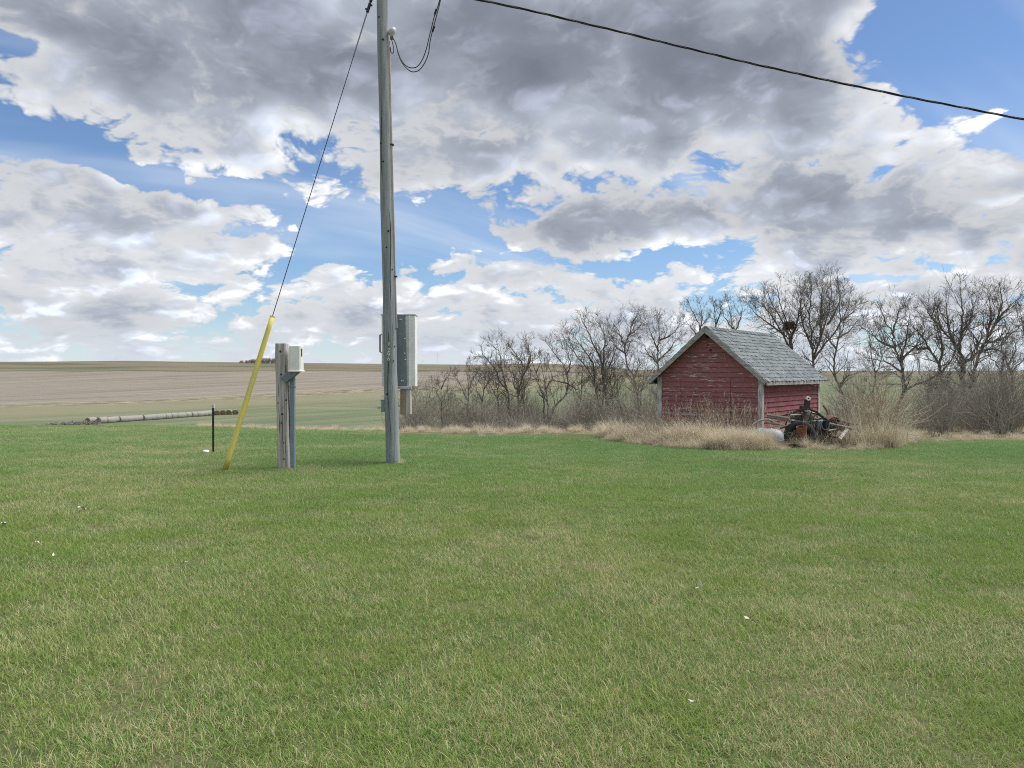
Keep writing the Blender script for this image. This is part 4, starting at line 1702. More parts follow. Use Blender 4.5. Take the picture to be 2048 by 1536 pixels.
def twig(mb, p, dv, ln, rad, depth, rng, up=0.10, kids=(4, 6)):
    n = 3 if depth else 2
    pts, rads = [p], [rad]
    d = dv
    for k in range(n):
        d = jit(d, rng, 0.16)
        d = (d + Vector((0, 0, up))).normalized()
        pts.append(pts[-1] + d * (ln / n))
        rads.append(max(rad * (1 - 0.72 * (k + 1) / n), 0.0032))
    mb.tube(pts, rads, 4 if rad > 0.012 else 3, caps=False)
    if depth <= 0:
        return
    for k in range(rng.randint(*kids)):
        t = rng.uniform(0.25, 1.0)
        i = min(int(t * n), n - 1)
        q = pts[i].lerp(pts[i + 1], t * n - i)
        ax = (pts[i + 1] - pts[i]).normalized()
        sidev = ax.orthogonal().normalized()
        sidev.rotate(Matrix.Rotation(rng.uniform(0, 2 * PI), 3, ax))
        an = R(rng.uniform(24, 58))
        nd = (ax * math.cos(an) + sidev * math.sin(an)).normalized()
        twig(mb, q, nd, ln * rng.uniform(0.42, 0.68), max(rads[i] * 0.55, 0.0042), depth - 1, rng, up, kids)


def build_tree(label, depth, stems, width, seed, bushy=1.0, dead=False, reach=1.0, start=0.30, up=0.10, parts=True):
    """stems: list of pixel polylines; the first begins at the ground. Each limb also wanders in depth."""
    rng = random.Random(seed)
    stems = [[(x, 868 - (868 - y) * 0.958) for x, y in st] for st in stems]
    x0 = stems[0][0][0]
    bx = (x0 - 1024) / FPX * depth
    base = Vector((bx, depth, gz(bx, depth) - 0.10))
    root = thing('tree', label, 'tree', base, 0, 'bare trees in the row behind the lawn')
    crown = MB()
    first = None
    for si, st in enumerate(stems):
        lean = 0.0 if si == 0 else rng.uniform(-0.55, 0.55)
        pts = []
        y_start = st[0][1]
        off = 0.0
        if si and first:
            # begin at the nearest point of an earlier stem, in depth too
            s0 = Vector((st[0][0], st[0][1]))
            best = min(first, key=lambda q: (q[0] - s0.x) ** 2 + (q[1] - s0.y) ** 2)
            off = best[2]
        for k, (x, y) in enumerate(st):
            rise = max(0.0, (y_start - y)) / FPX * depth + abs(x - st[0][0]) / FPX * depth * 0.6
            dd = depth + off + lean * rise * 0.6
            pts.append((x, y, dd))
        if first is None:
            first = []
        first += [(x, y, d - depth) for x, y, d in pts]
        P = [px(x, y, d) for x, y, d in pts]
        if si == 0:
            P[0] = base.copy()
        P = bez(P, 4)
        # crookedness
        P = [p + Vector((rng.gauss(0, 0.018), rng.gauss(0, 0.02), rng.gauss(0, 0.012))) if 0 < k < len(P) - 1 else p for k, p in enumerate(P)]
        tot = sum((P[k + 1] - P[k]).length for k in range(len(P) - 1))
        w0 = width / FPX * depth / 2 * (1.0 if si == 0 else 0.62)
        rads, acc = [], 0.0
        for k in range(len(P)):
            if k:
                acc += (P[k] - P[k - 1]).length
            t = acc / tot
            r_ = w0 * (1 - 0.80 * t ** 0.9)
            if si == 0 and k == 0:
                r_ *= 1.35
            rads.append(max(r_, 0.009))
        m = MB()
        loc = [p - base for p in P]
        m.tube(loc, rads, 8)
        m.build('trunk' if si == 0 else 'limb', MAT['bark'], root, smooth=True)
        if dead:
            continue
        acc = 0.0
        nxt = tot * (start if si == 0 else 0.14)
        for k in range(1, len(P)):
            seg = (P[k] - P[k - 1]).length
            ax = (P[k] - P[k - 1]).normalized()
            while acc + seg > nxt:
                t = nxt / tot
                q = loc[k - 1].lerp(loc[k], (nxt - acc) / seg)
                sidev = ax.orthogonal().normalized()
                sidev.rotate(Matrix.Rotation(rng.uniform(0, 2 * PI), 3, ax))
                an = R(rng.uniform(28, 62))
                nd = (ax * math.cos(an) + sidev * math.sin(an)).normalized()
                ln = reach * (0.45 + 0.55 * (1 - abs(t - 0.55))) * rng.uniform(0.65, 1.15)
                twig(crown, q, nd, ln, max(rads[k] * 0.50, 0.009), 2, rng, up)
                nxt += rng.uniform(0.11, 0.20) / bushy
            acc += seg
        twig(crown, loc[-1], ax, reach * 0.50, rads[-1], 2, rng, up, (4, 6))
    if not dead:
        crown.build('crown', MAT['twig'], root)
    return root


TREES = [
    ('bare tree with two upswept limbs, first of the row right of the pole', 31.0,
     [[(1018, 869), (1018, 804), (1014, 777), (998, 757), (991, 733), (977, 715), (965, 700)], [(1014, 777), (1007, 745), (1002, 725), (999, 700), (982, 682)]], 6.5, 1, 1.0, 0.8),
    ('bare tree with sinuous double trunk, second of the row right of the pole', 31.5,
     [[(1035, 869), (1038, 804), (1038, 780), (1046, 745), (1049, 728), (1034, 704), (1022, 689)], [(1046, 745), (1059, 719), (1061, 699), (1054, 682)], [(1038, 780), (1028, 768), (1026, 752)]], 6.5, 2, 1.1, 0.8),
    ('leaning bare tree with a long sideways limb, left of the big many-stemmed tree', 31.0,
     [[(1091, 866), (1101, 832), (1113, 807), (1130, 787), (1137, 762), (1135, 740), (1120, 716), (1108, 698), (1096, 682)], [(1135, 740), (1141, 722), (1136, 700)],
      [(1137, 763), (1111, 757), (1090, 759)], [(1137, 764), (1158, 775), (1177, 783)]], 6.0, 3, 0.9, 0.8),
    ('broad many-stemmed bare tree left of the shed, its crown fanning out widest', 32.0,
     [[(1222, 868), (1220, 829), (1212, 792), (1207, 757), (1202, 718), (1187, 682), (1175, 652), (1166, 636)], [(1205, 860), (1197, 800), (1190, 765), (1177, 734), (1154, 705), (1134, 680), (1126, 664)],
      [(1207, 757), (1215, 734), (1229, 700), (1233, 680)], [(1205, 740), (1208, 700), (1210, 668), (1200, 641)], [(1190, 765), (1185, 720), (1165, 690), (1150, 668)]], 8.0, 4, 1.15, 0.9),
    ('tall slender bare tree with a crooked trunk, between the broad tree and shed', 33.0,
     [[(1281, 866), (1279, 817), (1271, 767), (1264, 743), (1252, 716), (1250, 684), (1258, 661), (1262, 644), (1272, 622)], [(1250, 684), (1240, 660), (1226, 637)], [(1252, 700), (1234, 688), (1222, 672)], [(1258, 661), (1275, 648), (1284, 632)]], 6.5, 5, 1.1, 0.85),
    ('bare tree rising over the left eave of the shed', 34.0,
     [[(1316, 866), (1316, 800), (1316, 743), (1316, 694), (1318, 662), (1318, 634)], [(1316, 694), (1305, 665), (1297, 645)], [(1318, 672), (1344, 660), (1358, 641)], [(1316, 715), (1340, 690), (1352, 672)], [(1316, 720), (1296, 700), (1288, 682)]], 6.5, 6, 1.1, 0.85),
    ('bare tree top showing just left of the shed ridge', 36.0,
     [[(1408, 866), (1406, 740), (1400, 652), (1393, 630), (1382, 608)], [(1400, 652), (1404, 625), (1400, 604)], [(1402, 670), (1385, 650), (1374, 636)]], 6.0, 7, 1.0, 0.8),
    ('narrow bare tree top straight above the shed ridge', 36.5,
     [[(1436, 866), (1434, 740), (1431, 650), (1428, 618), (1426, 596)], [(1431, 640), (1440, 615), (1442, 600)]], 5.5, 8, 0.9, 0.6),
    ('bare tree top above the front half of the shed roof', 36.0,
     [[(1468, 866), (1468, 740), (1468, 660), (1462, 625), (1456, 598)], [(1468, 660), (1480, 628), (1484, 604)], [(1466, 650), (1450, 628), (1446, 612)]], 5.5, 9, 0.9, 0.75),
    ('wide bare tree behind the shed roof holding a nest', 33.5,
     [[(1590, 866), (1588, 760), (1583, 700), (1581, 660), (1570, 625), (1560, 600), (1556, 575)], [(1583, 700), (1566, 660), (1545, 625), (1524, 598), (1508, 586)], [(1582, 670), (1594, 630), (1600, 590), (1598, 562)],
      [(1583, 690), (1572, 650), (1545, 600), (1534, 572)], [(1566, 660), (1540, 640), (1512, 618), (1500, 604)]], 7.5, 10, 1.25, 0.9),
    ('tallest bare tree with many upright stems, behind the rear of the shed roof', 33.0,
     [[(1632, 866), (1630, 800), (1626, 716), (1622, 666), (1618, 612), (1622, 565), (1620, 552)], [(1626, 716), (1640, 670), (1654, 622), (1662, 575), (1660, 552)], [(1628, 712), (1658, 668), (1688, 622), (1698, 590)],
      [(1624, 690), (1606, 640), (1600, 600), (1604, 565)], [(1640, 670), (1640, 620), (1644, 570), (1640, 550)], [(1654, 640), (1676, 600), (1684, 568)]], 8.0, 11, 1.3, 0.9),
    ('bare tree with a curving single trunk just right of the shed', 30.0,
     [[(1702, 868), (1691, 807), (1679, 772), (1668, 738), (1669, 704), (1676, 668), (1681, 632), (1677, 607), (1679, 575)], [(1681, 632), (1698, 619), (1714, 606)], [(1676, 668), (1700, 650), (1716, 630)], [(1672, 690), (1658, 672), (1652, 655)], [(1679, 772), (1692, 750), (1712, 742)]], 7.0, 12, 1.0, 0.85),
    ('forked bare tree with a long low limb sweeping right, behind the dry shrub', 29.5,
     [[(1786, 868), (1792, 826), (1809, 777), (1806, 757), (1801, 718), (1789, 688), (1784, 658), (1771, 637), (1764, 616)], [(1801, 718), (1820, 694), (1844, 679), (1862, 660)], [(1789, 688), (1766, 678), (1748, 664), (1730, 650)],
      [(1809, 777), (1832, 764), (1864, 752), (1889, 731), (1906, 704), (1914, 680)], [(1784, 658), (1792, 630), (1800, 606)], [(1806, 740), (1775, 720), (1745, 712)], [(1801, 718), (1812, 668), (1818, 625)]], 8.5, 13, 1.2, 0.9),
    ('bare tree with a bowed dark trunk left of the biggest trunks', 30.0,
     [[(1906, 866), (1903, 804), (1900, 772), (1884, 755), (1878, 725), (1858, 689), (1845, 668), (1830, 650)], [(1878, 725), (1884, 690), (1880, 660), (1870, 630)], [(1858, 689), (1840, 690), (1815, 682)]], 9.5, 14, 1.0, 0.85),
    ('stout bare tree with the highest central limb, second from the right edge group', 29.0,
     [[(1924, 868), (1925, 800), (1926, 755), (1927, 720), (1918, 694), (1903, 673), (1882, 645), (1873, 616)], [(1918, 696), (1921, 658), (1924, 615), (1920, 566)], [(1927, 720), (1950, 704), (1960, 670), (1966, 640)], [(1903, 673), (1896, 640), (1892, 600)], [(1921, 658), (1940, 630), (1944, 600)], [(1882, 645), (1860, 622), (1852, 606)]], 11.0, 15, 1.25, 0.9),
    ('stout leaning bare tree with a limb reaching to the right edge', 29.5,
     [[(1936, 868), (1938, 800), (1946, 744), (1958, 703), (1975, 664), (1988, 640), (2002, 600), (2000, 574)], [(1972, 676), (1996, 673), (2030, 652), (2044, 636)], [(1988, 640), (2010, 610), (2030, 590)], [(1975, 664), (1980, 620), (1976, 585)], [(1962, 695), (1985, 690), (2010, 700)]], 9.5, 16, 1.2, 0.9),
    ('thin double-stemmed bare tree near the right edge', 30.5,
     [[(2012, 868), (2006, 800), (2003, 746), (1992, 722), (1980, 706), (1974, 690)], [(2003, 750), (2006, 712), (2004, 690)]], 6.0, 17, 0.9, 0.7),
    ('bare tree spreading two limbs at the right edge', 30.0,
     [[(2034, 868), (2028, 800), (2022, 744), (2012, 715), (2004, 698), (2000, 670)], [(2022, 744), (2036, 725), (2048, 708), (2056, 680)], [(2016, 725), (2028, 700), (2030, 676)]], 6.5, 18, 1.0, 0.8),
    ('slight young bare tree growing between the low sweeping limb and bowed trunk', 28.5,
     [[(1859, 868), (1862, 817), (1850, 768), (1840, 742), (1838, 710)], [(1855, 785), (1870, 760), (1876, 730)]], 4.5, 19, 0.8, 0.7),
    ('thin bare sapling standing just behind the shed rear corner', 31.0,
     [[(1748, 868), (1744, 800), (1750, 750), (1742, 700), (1738, 660)], [(1750, 750), (1762, 710), (1758, 680)]], 4.5, 20, 1.0, 0.8),
    ('thin bare tree leaning away, just left of the shed wall', 32.0,
     [[(1268, 866), (1250, 834), (1238, 802), (1234, 770), (1240, 742)], [(1238, 802), (1225, 780), (1220, 760)]], 5.0, 21, 0.9, 0.8),
    ('bare tree growing partly beyond the right edge', 31.0,
     [[(2096, 868), (2092, 780), (2080, 720), (2066, 670), (2060, 620)], [(2080, 720), (2100, 680), (2110, 630)], [(2072, 690), (2050, 660), (2042, 630)]], 8.0, 22, 1.1, 0.9),
]
for (lab, dep, stems, w, seed, bushy, reach) in TREES:
    build_tree(lab, dep, stems, w, seed, bushy, reach=reach)
srng = random.Random(404)
for k in range(11):
    x = 838 + 44 * k + srng.uniform(-14, 14)
    top = srng.uniform(700, 748) if x > 935 else srng.uniform(758, 788)
    lean = srng.uniform(-26, 26)
    x2 = x + lean
    nth = ['first', 'second', 'third', 'fourth', 'fifth', 'sixth', 'seventh', 'eighth', 'ninth', 'tenth', 'eleventh'][k]
    build_tree('slender bare sapling in the undergrowth, %s counting from the pole towards the shed' % nth, srng.uniform(28.5, 34.0),
               [[(x, 866), (x + lean * 0.3, 820), (x + lean * 0.5, 775), (x2, top)], [(x + lean * 0.4, 800), (x + lean * 0.4 - 14, 770), (x - 20 + lean, top + 22)],
                [(x + lean * 0.5, 775), (x + lean * 0.5 + 12, 750), (x + 16 + lean, top + 12)]], 4.0, 500 + k, 0.75, reach=0.65)['group'] = 'slender saplings in the undergrowth'
build_tree('dead forked snag without twigs, third of the row right of the pole', 31.0,
           [[(1090, 866), (1088, 829), (1086, 792), (1078, 762), (1072, 740), (1066, 719), (1064, 706)], [(1072, 740), (1078, 726), (1085, 713)], [(1086, 792), (1076, 780), (1070, 770)]], 5.0, 31, dead=True)


def build_nest():
    rng = random.Random(9)
    p = px(1578, 651, 33.4)
    m = MB()
    for k in range(260):
        a = rng.uniform(0, 2 * PI)
        e = rng.uniform(-0.6, 0.6)
        r_ = rng.uniform(0.10, 0.22)
        q = Vector((math.cos(a) * r_, math.sin(a) * r_, e * 0.24))
        t = Vector((-math.sin(a), math.cos(a), rng.uniform(-0.5, 0.5))).normalized()
        t = jit(t, rng, 0.35) * rng.uniform(0.08, 0.17)
        m.tube([q - t, q + q.normalized() * 0.02, q + t], 0.009, 3)
    o = m.build('bird_nest', MAT['twig'])
    o.location = p
    tag(o, 'round dark twig nest in the tree above the shed roof', 'nest')


build_nest()


# ---------------------------------------------------------------------- scattered plants
def scatter(name, pts, meshes, label, cat):
    """one object of uncountable plants: mesh points carry a turn, a size and a variant"""
    src = bpy.data.collections.new(name + '_kinds')
    for k, me in enumerate(meshes):
        src.objects.link(bpy.data.objects.new('%s_kind_%02d' % (name, k), me))
    me = bpy.data.meshes.new(name)
    me.from_pydata([p[0] for p in pts], [], [])
    a = me.attributes.new('turn', 'FLOAT_VECTOR', 'POINT')
    a.data.foreach_set('vector', [c for p in pts for c in p[1]])
    a = me.attributes.new('size', 'FLOAT_VECTOR', 'POINT')
    a.data.foreach_set('vector', [c for p in pts for c in p[2]])
    a = me.attributes.new('variant', 'INT', 'POINT')
    a.data.foreach_set('value', [p[3] for p in pts])
    o = obj(name, me)
    tag(o, label, cat, kind='stuff')
    ng = bpy.data.node_groups.new(name + '_scatter', 'GeometryNodeTree')
    ng.interface.new_socket('Geometry', in_out='INPUT', socket_type='NodeSocketGeometry')
    ng.interface.new_socket('Geometry', in_out='OUTPUT', socket_type='NodeSocketGeometry')
    N = ng.nodes
    gi, go = N.new('NodeGroupInput'), N.new('NodeGroupOutput')
    ci = N.new('GeometryNodeCollectionInfo')
    ci.inputs['Collection'].default_value = src
    ci.inputs['Separate Children'].default_value = True
    ci.inputs['Reset Children'].default_value = True
    ip = N.new('GeometryNodeInstanceOnPoints')
    ip.inputs['Pick Instance'].default_value = True

    def named(nm, dt):
        n = N.new('GeometryNodeInputNamedAttribute')
        n.data_type = dt
        n.inputs['Name'].default_value = nm
        return [s for s in n.outputs if s.name == 'Attribute' and s.enabled][0]
    e2r = N.new('FunctionNodeEulerToRotation')
    lk = ng.links.new
    lk(gi.outputs[0], ip.inputs['Points'])
    lk(ci.outputs[0], ip.inputs['Instance'])
    lk(named('variant', 'INT'), ip.inputs['Instance Index'])
    lk(named('turn', 'FLOAT_VECTOR'), e2r.inputs[0])
    lk(e2r.outputs[0], ip.inputs['Rotation'])
    lk(named('size', 'FLOAT_VECTOR'), ip.inputs['Scale'])
    lk(ip.outputs[0], go.inputs[0])
    md = o.modifiers.new('scatter', 'NODES')
    md.node_group = ng
    return o


def blades_mesh(name, n, radius, h, w, lean, rng, mat, square=False, seg=3, curl=0.5, seed_heads=0.0, wide_spread=1.0):
    """n curved tapering blades inside a disc or square"""
    rs = np.random.RandomState(rng.randint(0, 10 ** 6))
    if square:
        bx = rs.uniform(-radius, radius, n)
        by = rs.uniform(-radius, radius, n)
    else:
        rr = radius * np.sqrt(rs.uniform(0, 1, n))
        aa = rs.uniform(0, 2 * PI, n)
        bx, by = rr * np.cos(aa), rr * np.sin(aa)
    hh = rs.uniform(h[0], h[1], n)
    ww = rs.uniform(w[0], w[1], n)
    az = rs.uniform(0, 2 * PI, n)
    ln = np.abs(rs.normal(0, lean, n)) + 0.05
    facing = az + PI / 2 + rs.normal(0, 0.5, n)
    V = np.zeros((n, seg * 2 + 1, 3))
    ang = ln.copy()
    x = np.zeros(n)
    z = np.zeros(n)
    for s in range(seg + 1):
        f = s / seg
        wid = ww * (1 - f ** 1.6) * 0.5
        cx, cy = bx + np.cos(az) * x, by + np.sin(az) * x
        if s < seg:
            V[:, 2 * s, 0] = cx - np.cos(facing) * wid
            V[:, 2 * s, 1] = cy - np.sin(facing) * wid
            V[:, 2 * s, 2] = z
            V[:, 2 * s + 1, 0] = cx + np.cos(facing) * wid
            V[:, 2 * s + 1, 1] = cy + np.sin(facing) * wid
            V[:, 2 * s + 1, 2] = z
        else:
            V[:, 2 * s, 0], V[:, 2 * s, 1], V[:, 2 * s, 2] = cx, cy, z
        x = x + np.sin(ang) * hh / seg
        z = z + np.cos(ang) * hh / seg
        ang = ang + curl * rs.uniform(0.3, 1.3, n)
    k = seg * 2 + 1
    verts = V.reshape(-1, 3)
    base = (np.arange(n) * k)[:, None]
    tris = []
    for s in range(seg - 1):
        tris.append(np.concatenate([base + 2 * s, base + 2 * s + 1, base + 2 * s + 3], 1))
        tris.append(np.concatenate([base + 2 * s, base + 2 * s + 3, base + 2 * s + 2], 1))
    tris.append(np.concatenate([base + 2 * (seg - 1), base + 2 * (seg - 1) + 1, base + 2 * seg], 1))
    T = np.concatenate(tris, 0)
    r1 = np.repeat(rs.uniform(0, 1, n), k)
    r2 = np.repeat(rs.uniform(0, 1, n), k)
    if seed_heads > 0:
        # feathery seed heads: little blades off the upper part of some stalks
        m = int(n * seed_heads)
        tips = V[:m, -1, :]
        q = 7
        ex_v, ex_t = [], []
        b0 = len(verts)
        for i in range(m):
            d = V[i, -1] - V[i, -3]
            d = d / (np.linalg.norm(d) + 1e-9)
            for j in range(q):
                t = tips[i] - d * 0.018 * j
                sd = rs.normal(0, 1, 3) * 0.020
                e = t + d * 0.028 + sd
                wv = np.cross(d, sd)
                wv = wv / (np.linalg.norm(wv) + 1e-9) * 0.0035
                ex_v += [t - wv, t + wv, e]
                ex_t.append((b0, b0 + 1, b0 + 2))
                b0 += 3
        if ex_v:
            verts = np.concatenate([verts, np.array(ex_v)], 0)
            T = np.concatenate([T, np.array(ex_t)], 0)
            r1 = np.concatenate([r1, rs.uniform(0, 0.5, len(ex_v))])
            r2 = np.concatenate([r2, rs.uniform(0.4, 1, len(ex_v))])
    me = bpy.data.meshes.new(name)
    me.vertices.add(len(verts))
    me.vertices.foreach_set('co', verts.astype(np.float32).ravel())
    me.loops.add(len(T) * 3)
    me.loops.foreach_set('vertex_index', T.astype(np.int32).ravel())
    me.polygons.add(len(T))
    me.polygons.foreach_set('loop_start', np.arange(0, len(T) * 3, 3, dtype=np.int32))
    me.update(calc_edges=True)
    for nm, arr in (('rnd', r1), ('rnd2', r2)):
        at = me.attributes.new(nm, 'FLOAT', 'POINT')
        at.data.foreach_set('value', arr.astype(np.float32))
    me.materials.append(MAT[mat])
    return me


def tilt_euler(x, y, rz):
    e = 0.4
    zx = (gz(x + e, y) - gz(x - e, y)) / (2 * e)
    zy = (gz(x, y + e) - gz(x, y - e)) / (2 * e)
    n = Vector((-zx, -zy, 1)).normalized()
    q = Vector((0, 0, 1)).rotation_difference(n)
    return (q.to_matrix() @ Matrix.Rotation(rz, 3, 'Z')).to_euler()


def lawn_edge(x, y):
    """depth at which the mown lawn stops"""
    u = x / max(y, 1.0)
    p = 1024 + FPX * u
    return 0.9 * mnoise.noise((x * 0.7, 3.0, 0.0)) + float(np.interp(p, [-200, 0, 400, 700, 800, 1200, 1300, 1830, 2048, 2300], [29, 29, 28, 24, 20.5, 19.5, 18.0, 18.0, 18.6, 18.6]))


def in_shed(x, y, mrg=0.0):
    v = Vector((x, y, 0)) - Vector((SH_A.x, SH_A.y, 0))
    a, b = v.dot(DX), v.dot(DY)
    return -mrg < a < SH_W + mrg and -mrg < b < SH_L + mrg


def build_lawn():
    rng = random.Random(77)
    kinds = []
    for k in range(5):
        kinds.append(blades_mesh('grass_patch', 7200, 0.62, (0.030, 0.078), (0.0020, 0.0042), 0.62, rng, 'lawn_blade', True, 3, 0.45))
    # taller lush tufts
    for k in range(2):
        kinds.append(blades_mesh('grass_tuft', 420, 0.22, (0.055, 0.120), (0.0024, 0.0046), 0.55, rng, 'lawn_blade', False, 3, 0.4))
    pts = []
    step = 0.80
    y = 1.4
    row = 0
    while y < 31:
        lim = 0.74 * y + 2.2
        x = -lim - rng.random()
        while x < lim:
            xx, yy = x + rng.uniform(-0.15, 0.15), y + rng.uniform(-0.15, 0.15)
            if yy < lawn_edge(xx, yy) and not in_shed(xx, yy, -0.1):
                s = 1.0 + 0.16 * mnoise.noise((xx * 0.5, yy * 0.5, 0.0))
                hz = 0.95 + 0.30 * mnoise.noise((xx * 0.8, yy * 0.8, 4.0))
                pts.append(((xx, yy, gz(xx, yy) - 0.004), tuple(tilt_euler(xx, yy, rng.uniform(0, 6.28))), (s, s, hz), rng.randrange(5)))
            x += step
        y += step
        row += 1
    for k in range(420):
        y = 2.2 + 16 * rng.random() ** 1.4
        x = rng.uniform(-0.76, 0.76) * y
        if mnoise.noise((x * 0.45, y * 0.45, 9.0)) < 0.05 or y > lawn_edge(x, y) - 0.5:
            continue
        s = rng.uniform(0.6, 1.15)
        pts.append(((x, y, gz(x, y) - 0.004), (0, 0, rng.uniform(0, 6.28)), (s, s, s * rng.uniform(0.6, 1.0)), 5 + rng.randrange(2)))
    # growth hugging post, pole, guard and fence post
    for (x, y, n, s) in ((POLE_X, POLE_Y, 14, 0.8), (-3.76, 12.63, 13, 0.8), (-4.69, 12.33, 7, 0.7), (-6.1, 15.5, 6, 0.8)):
        for k in range(n):
            a = rng.uniform(0, 6.28)
            pts.append(((x + 0.20 * math.cos(a), y + 0.20 * math.sin(a), gz(x, y) - 0.004), (0, 0, a), (s, s, s * rng.uniform(0.7, 1.0)), 5 + k % 2))
    scatter('lawn_grass', pts, kinds, 'green and straw coloured lawn grass covering the near ground', 'grass')


build_lawn()


def build_dry_grass():
    rng = random.Random(55)
    kinds = []
    for k in range(4):
        kinds.append(blades_mesh('tall_clump', 150, 0.24, (0.40, 0.95), (0.006, 0.013), 0.42, rng, 'dry_blade', False, 5, 0.30, 0.06))
    for k in range(3):
        kinds.append(blades_mesh('bent_clump', 140, 0.30, (0.35, 0.80), (0.006, 0.013), 0.95, rng, 'dry_blade', False, 5, 0.26, 0.04))
    for k in range(2):
        kinds.append(blades_mesh('stalks', 9, 0.20, (0.8, 1.25), (0.006, 0.011), 0.16, rng, 'dry_blade', False, 5, 0.07, 0.7))
    pts = []

    def put(x, y, s, kind=None, hs=1.0):
        k = kind if kind is not None else rng.randrange(7)
        pts.append(((x, y, gz(x, y) - 0.01), (rng.gauss(0, 0.05), rng.gauss(0, 0.05), rng.uniform(0, 6.28)), (s, s, s * hs), k))

    # skirt in front of the shed and round the junk, bounded by the mown lawn
    front = [(1196, 19.6), (1215, 18.6), (1320, 16.6), (1420, 15.75), (1500, 15.65), (1560, 15.9), (1640, 16.1), (1740, 16.0), (1800, 16.9), (1840, 18.0)]
    fx = [a for a, b in front]
    fy = [b for a, b in front]
    n = 0
    while n < 560:
        p = rng.uniform(1196, 1840)
        lo = float(np.interp(p, fx, fy))
        y = lo + abs(rng.gauss(0, 1.0)) * 1.25
        if y > 21.5:
            continue
        x = (p - 1024) / FPX * y
        if in_shed(x, y, 0.08):
            continue
        n += 1
        edge = min(1.0, (y - lo) / 0.9)
        s = (0.40 + 0.60 * edge) * rng.uniform(0.55, 1.2) * (1 + 0.45 * mnoise.noise((x * 1.1, y * 1.1, 1.0)))
        if 1530 < p < 1720 and y < 17.4:
            s *= 0.72
            if rng.random() < 0.30:
                continue
        if 1425 < p < 1575 and y > 16.3:
            s *= 0.80
        if p > 1660:
            s *= 0.62
        put(x, y, s * 0.84, rng.choice([4, 5, 6, 4, 5, 6, 0, 1, 2, 3]), rng.uniform(0.75, 1.1))
    # growing tight against the front wall and the side
    for k in range(80):
        a = rng.uniform(-0.1, SH_W + 0.1)
        q = SH_A + DX * a - DY * rng.uniform(0.10, 0.75)
        put(q.x, q.y, rng.uniform(0.40, 0.80), None, rng.uniform(0.8, 1.1))
    for k in range(46):
        a = rng.uniform(0.0, SH_L)
        q = SH_B + DY * a + DX * rng.uniform(0.10, 0.55)
        put(q.x, q.y, rng.uniform(0.35, 0.65))
    for k in range(80):
        p = rng.uniform(1428, 1534)
        y = rng.uniform(15.9, 16.75)
        put((p - 1024) / FPX * y, y, rng.uniform(0.45, 0.72), None, rng.uniform(0.9, 1.2))
    # tall weed stalks before the wall
    for k in range(75):
        a = rng.uniform(0.1, SH_W)
        q = SH_A + DX * a - DY * rng.uniform(0.15, 1.1)
        put(q.x, q.y, rng.uniform(0.65, 1.05), 7 + k % 2)
    for k in range(24):
        p = rng.uniform(1560, 1760)
        y = rng.uniform(16.3, 18.2)
        put((p - 1024) / FPX * y, y, rng.uniform(0.5, 0.85), 7 + k % 2)
    for k in range(34):
        p = rng.uniform(1690, 1815)
        y = rng.uniform(16.4, 18.2)
        put((p - 1024) / FPX * y, y, rng.uniform(0.6, 1.0), 7 + k % 2)
    for k in range(26):
        p = rng.uniform(1680, 1800)
        y = rng.uniform(16.6, 17.8)
        put((p - 1024) / FPX * y, y, rng.uniform(0.5, 0.85), rng.randrange(4), 1.25)
    # unmown strip along the far edge of the lawn
    n = 0
    while n < 300:
        p = rng.uniform(788, 1330)
        y = rng.uniform(20.3, 27.5) + 1.5 * mnoise.noise((p * 0.02, 0, 7.0))
        x = (p - 1024) / FPX * y
        n += 1
        g_ = mnoise.noise((x * 0.55, y * 0.3, 2.0))
        s = rng.uniform(0.22, 0.56) * (1 + 0.9 * g_)
        if g_ < -0.25 and rng.random() < 0.6:
            continue
        if y < 22.6:
            s *= 0.55
            if rng.random() < 0.6:
                continue
        put(x, y, s, None, rng.uniform(0.7, 1.0))
    n = 0
    while n < 150:
        p = 1720 + 480 * rng.random() ** 2.2
        y = rng.uniform(18.8, 25)
        x = (p - 1024) / FPX * y
        n += 1
        if in_shed(x, y, 0.1):
            continue
        put(x, y, rng.uniform(0.2, 0.45), None, rng.uniform(0.7, 1.0))
    n = 0
    while n < 330:
        p = rng.uniform(395, 800)
        y = rng.uniform(24.5, 30.5)
        x = (p - 1024) / FPX * y
        n += 1
        put(x, y, rng.uniform(0.18, 0.42), None, rng.uniform(0.6, 1.0))
    for k in range(120):
        p = rng.uniform(-100, 400)
        y = rng.uniform(29, 33)
        put((p - 1024) / FPX * y, y, rng.uniform(0.12, 0.25), None, 0.8)
    # a few straw tufts at the foot of the pole
    for k in range(4):
        a = rng.uniform(0, 6.28)
        put(POLE_X + 0.2 * math.cos(a), POLE_Y + 0.2 * math.sin(a), 0.20, rng.randrange(7))
    scatter('dry_grass', pts, kinds, 'tall straw coloured dead grass round the shed and along the lawn edge', 'dry grass')


build_dry_grass()


def bush_mesh(name, rng, n, h, spread, mat, rad=0.010, kids=(3, 5), depth=1, lean=None):
    m = MB()
    for k in range(n):
        a = rng.uniform(0, 2 * PI)
        e = abs(rng.gauss(0, spread))
        d = Vector((math.cos(a) * math.sin(e), math.sin(a) * math.sin(e), math.cos(e)))
        if lean is not None:
            d = (d + lean).normalized()
        p = Vector((rng.gauss(0, 0.16), rng.gauss(0, 0.16), 0.0))
        twig(m, p, d, h * rng.uniform(0.55, 1.05), rad * rng.uniform(0.7, 1.3), depth, rng, 0.06, kids)
    return m.mesh(name, MAT[mat])


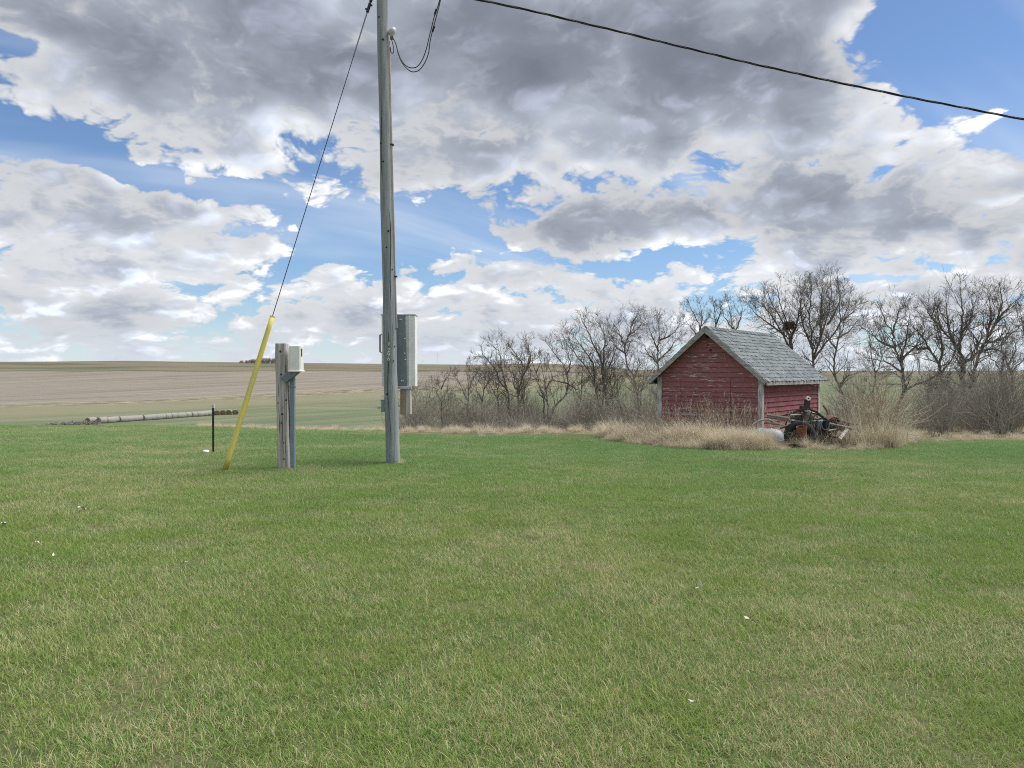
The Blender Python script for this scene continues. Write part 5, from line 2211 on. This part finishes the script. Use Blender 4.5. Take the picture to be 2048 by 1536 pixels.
def build_brush():
    rng = random.Random(31)
    kinds = [bush_mesh('bush', rng, 22, 1.75, 0.42, 'brush', 0.0090, (3, 6), 1) for k in range(3)]
    kinds += [bush_mesh('thicket', rng, 18, 1.15, 0.60, 'brush', 0.0075, (3, 6), 1) for k in range(3)]
    pts = []

    def put(p, y, s, k, hs=1.0):
        x = (p - 1024) / FPX * y
        pts.append(((x, y, gz(x, y) - 0.05), (rng.gauss(0, 0.08), rng.gauss(0, 0.08), rng.uniform(0, 6.28)), (s, s, s * hs), k))
    for k in range(165):
        p = rng.uniform(800, 1340)
        s = rng.uniform(0.55, 1.0) * (0.85 + 0.25 * mnoise.noise((p * 0.012, 0, 0)))
        put(p, rng.uniform(27.5, 37.0), s * rng.uniform(0.9, 1.55), rng.randrange(6))
    for k in range(100):
        p = rng.uniform(1640, 2160)
        w = 1.0 if p < 1900 else 1.12
        put(p, rng.uniform(23.5, 34.0), rng.uniform(0.45, 1.25) * w, rng.randrange(6))
    for k in range(40):
        put(rng.uniform(1850, 2160), rng.uniform(20.0, 26.0), rng.uniform(0.5, 0.95), rng.randrange(6))
    for k in range(40):
        put(rng.uniform(800, 1340), rng.uniform(26.5, 29.0), rng.uniform(0.45, 0.7), 3 + rng.randrange(3))
    scatter('undergrowth', pts, kinds, 'grey leafless undergrowth massed between the trunks of the tree row', 'undergrowth')
    # single shrubs one can pick out
    for (lab, p, y, n, h, sp, seed, mat, lean) in (
            ('grey leafless shrub right beside the utility pole, behind the tan box', 845, 27.5, 46, 2.0, 0.46, 1, 'brush', None),
            ('tan leafless shrub of long stems leaning right, beside the junk pile', 1738, 17.4, 60, 1.75, 0.46, 2, 'dry_stem', Vector((0.32, 0, 0.1))),
            ('dense grey brown shrub at the right edge above the lawn', 2010, 21.5, 85, 2.2, 0.50, 3, 'brush', None),
            ('leafless grey shrub close behind the left wall corner of the shed', 1296, 26.5, 50, 2.3, 0.34, 4, 'brush', None),
            ('loose grey shrub under the bowed tree trunk right of the dry shrub', 1880, 22.5, 50, 1.6, 0.50, 5, 'brush', None)):
        r2 = random.Random(seed)
        x = (p - 1024) / FPX * y
        t = thing('shrub', lab, 'shrub', (x, y, gz(x, y) - 0.05))
        obj('stems', bush_mesh('stems', r2, n, h, sp, mat, 0.009, (3, 6), 1, lean), t)


def M_drystem(g):
    a = g.noise(g.pos, 1.6, 3.0, 0.6)
    return g.mix(a, (0.34, 0.275, 0.195), (0.58, 0.495, 0.37))


mk('dry_stem', M_drystem, rough=0.9, spec=0.05)
build_brush()


def build_far_grove():
    rng = random.Random(14)
    m = MB()
    for k in range(150):
        t = rng.random() ** 0.75
        p = 478 + 76 * t
        d = 1180 + rng.uniform(-25, 25)
        x = (p - 1024) / FPX * d
        z = gz(x, d) - 0.5
        h = (5.0 + 4.5 * min(1.0, max(0.0, (t - 0.1) * 2.0))) * rng.uniform(0.7, 1.1)
        if p < 496 and rng.random() < 0.5:
            h *= 0.5
        base = Vector((x, d, z))
        m.tube([base, base + Vector((0, 0, h * 0.5))], [0.3, 0.15], 4)
        for j in range(26):
            a = rng.uniform(0, 6.28)
            e = rng.uniform(0.1, 1.2)
            dv = Vector((math.cos(a) * math.sin(e), math.sin(a) * math.sin(e), math.cos(e)))
            q = base + Vector((0, 0, h * rng.uniform(0.15, 0.6)))
            m.tube([q, q + dv * h * rng.uniform(0.25, 0.5)], [0.16, 0.10], 3)
    o = m.build('far_grove', MAT['brush'])
    tag(o, 'small grey leafless grove on the far ridge', 'grove', kind='stuff')


build_far_grove()
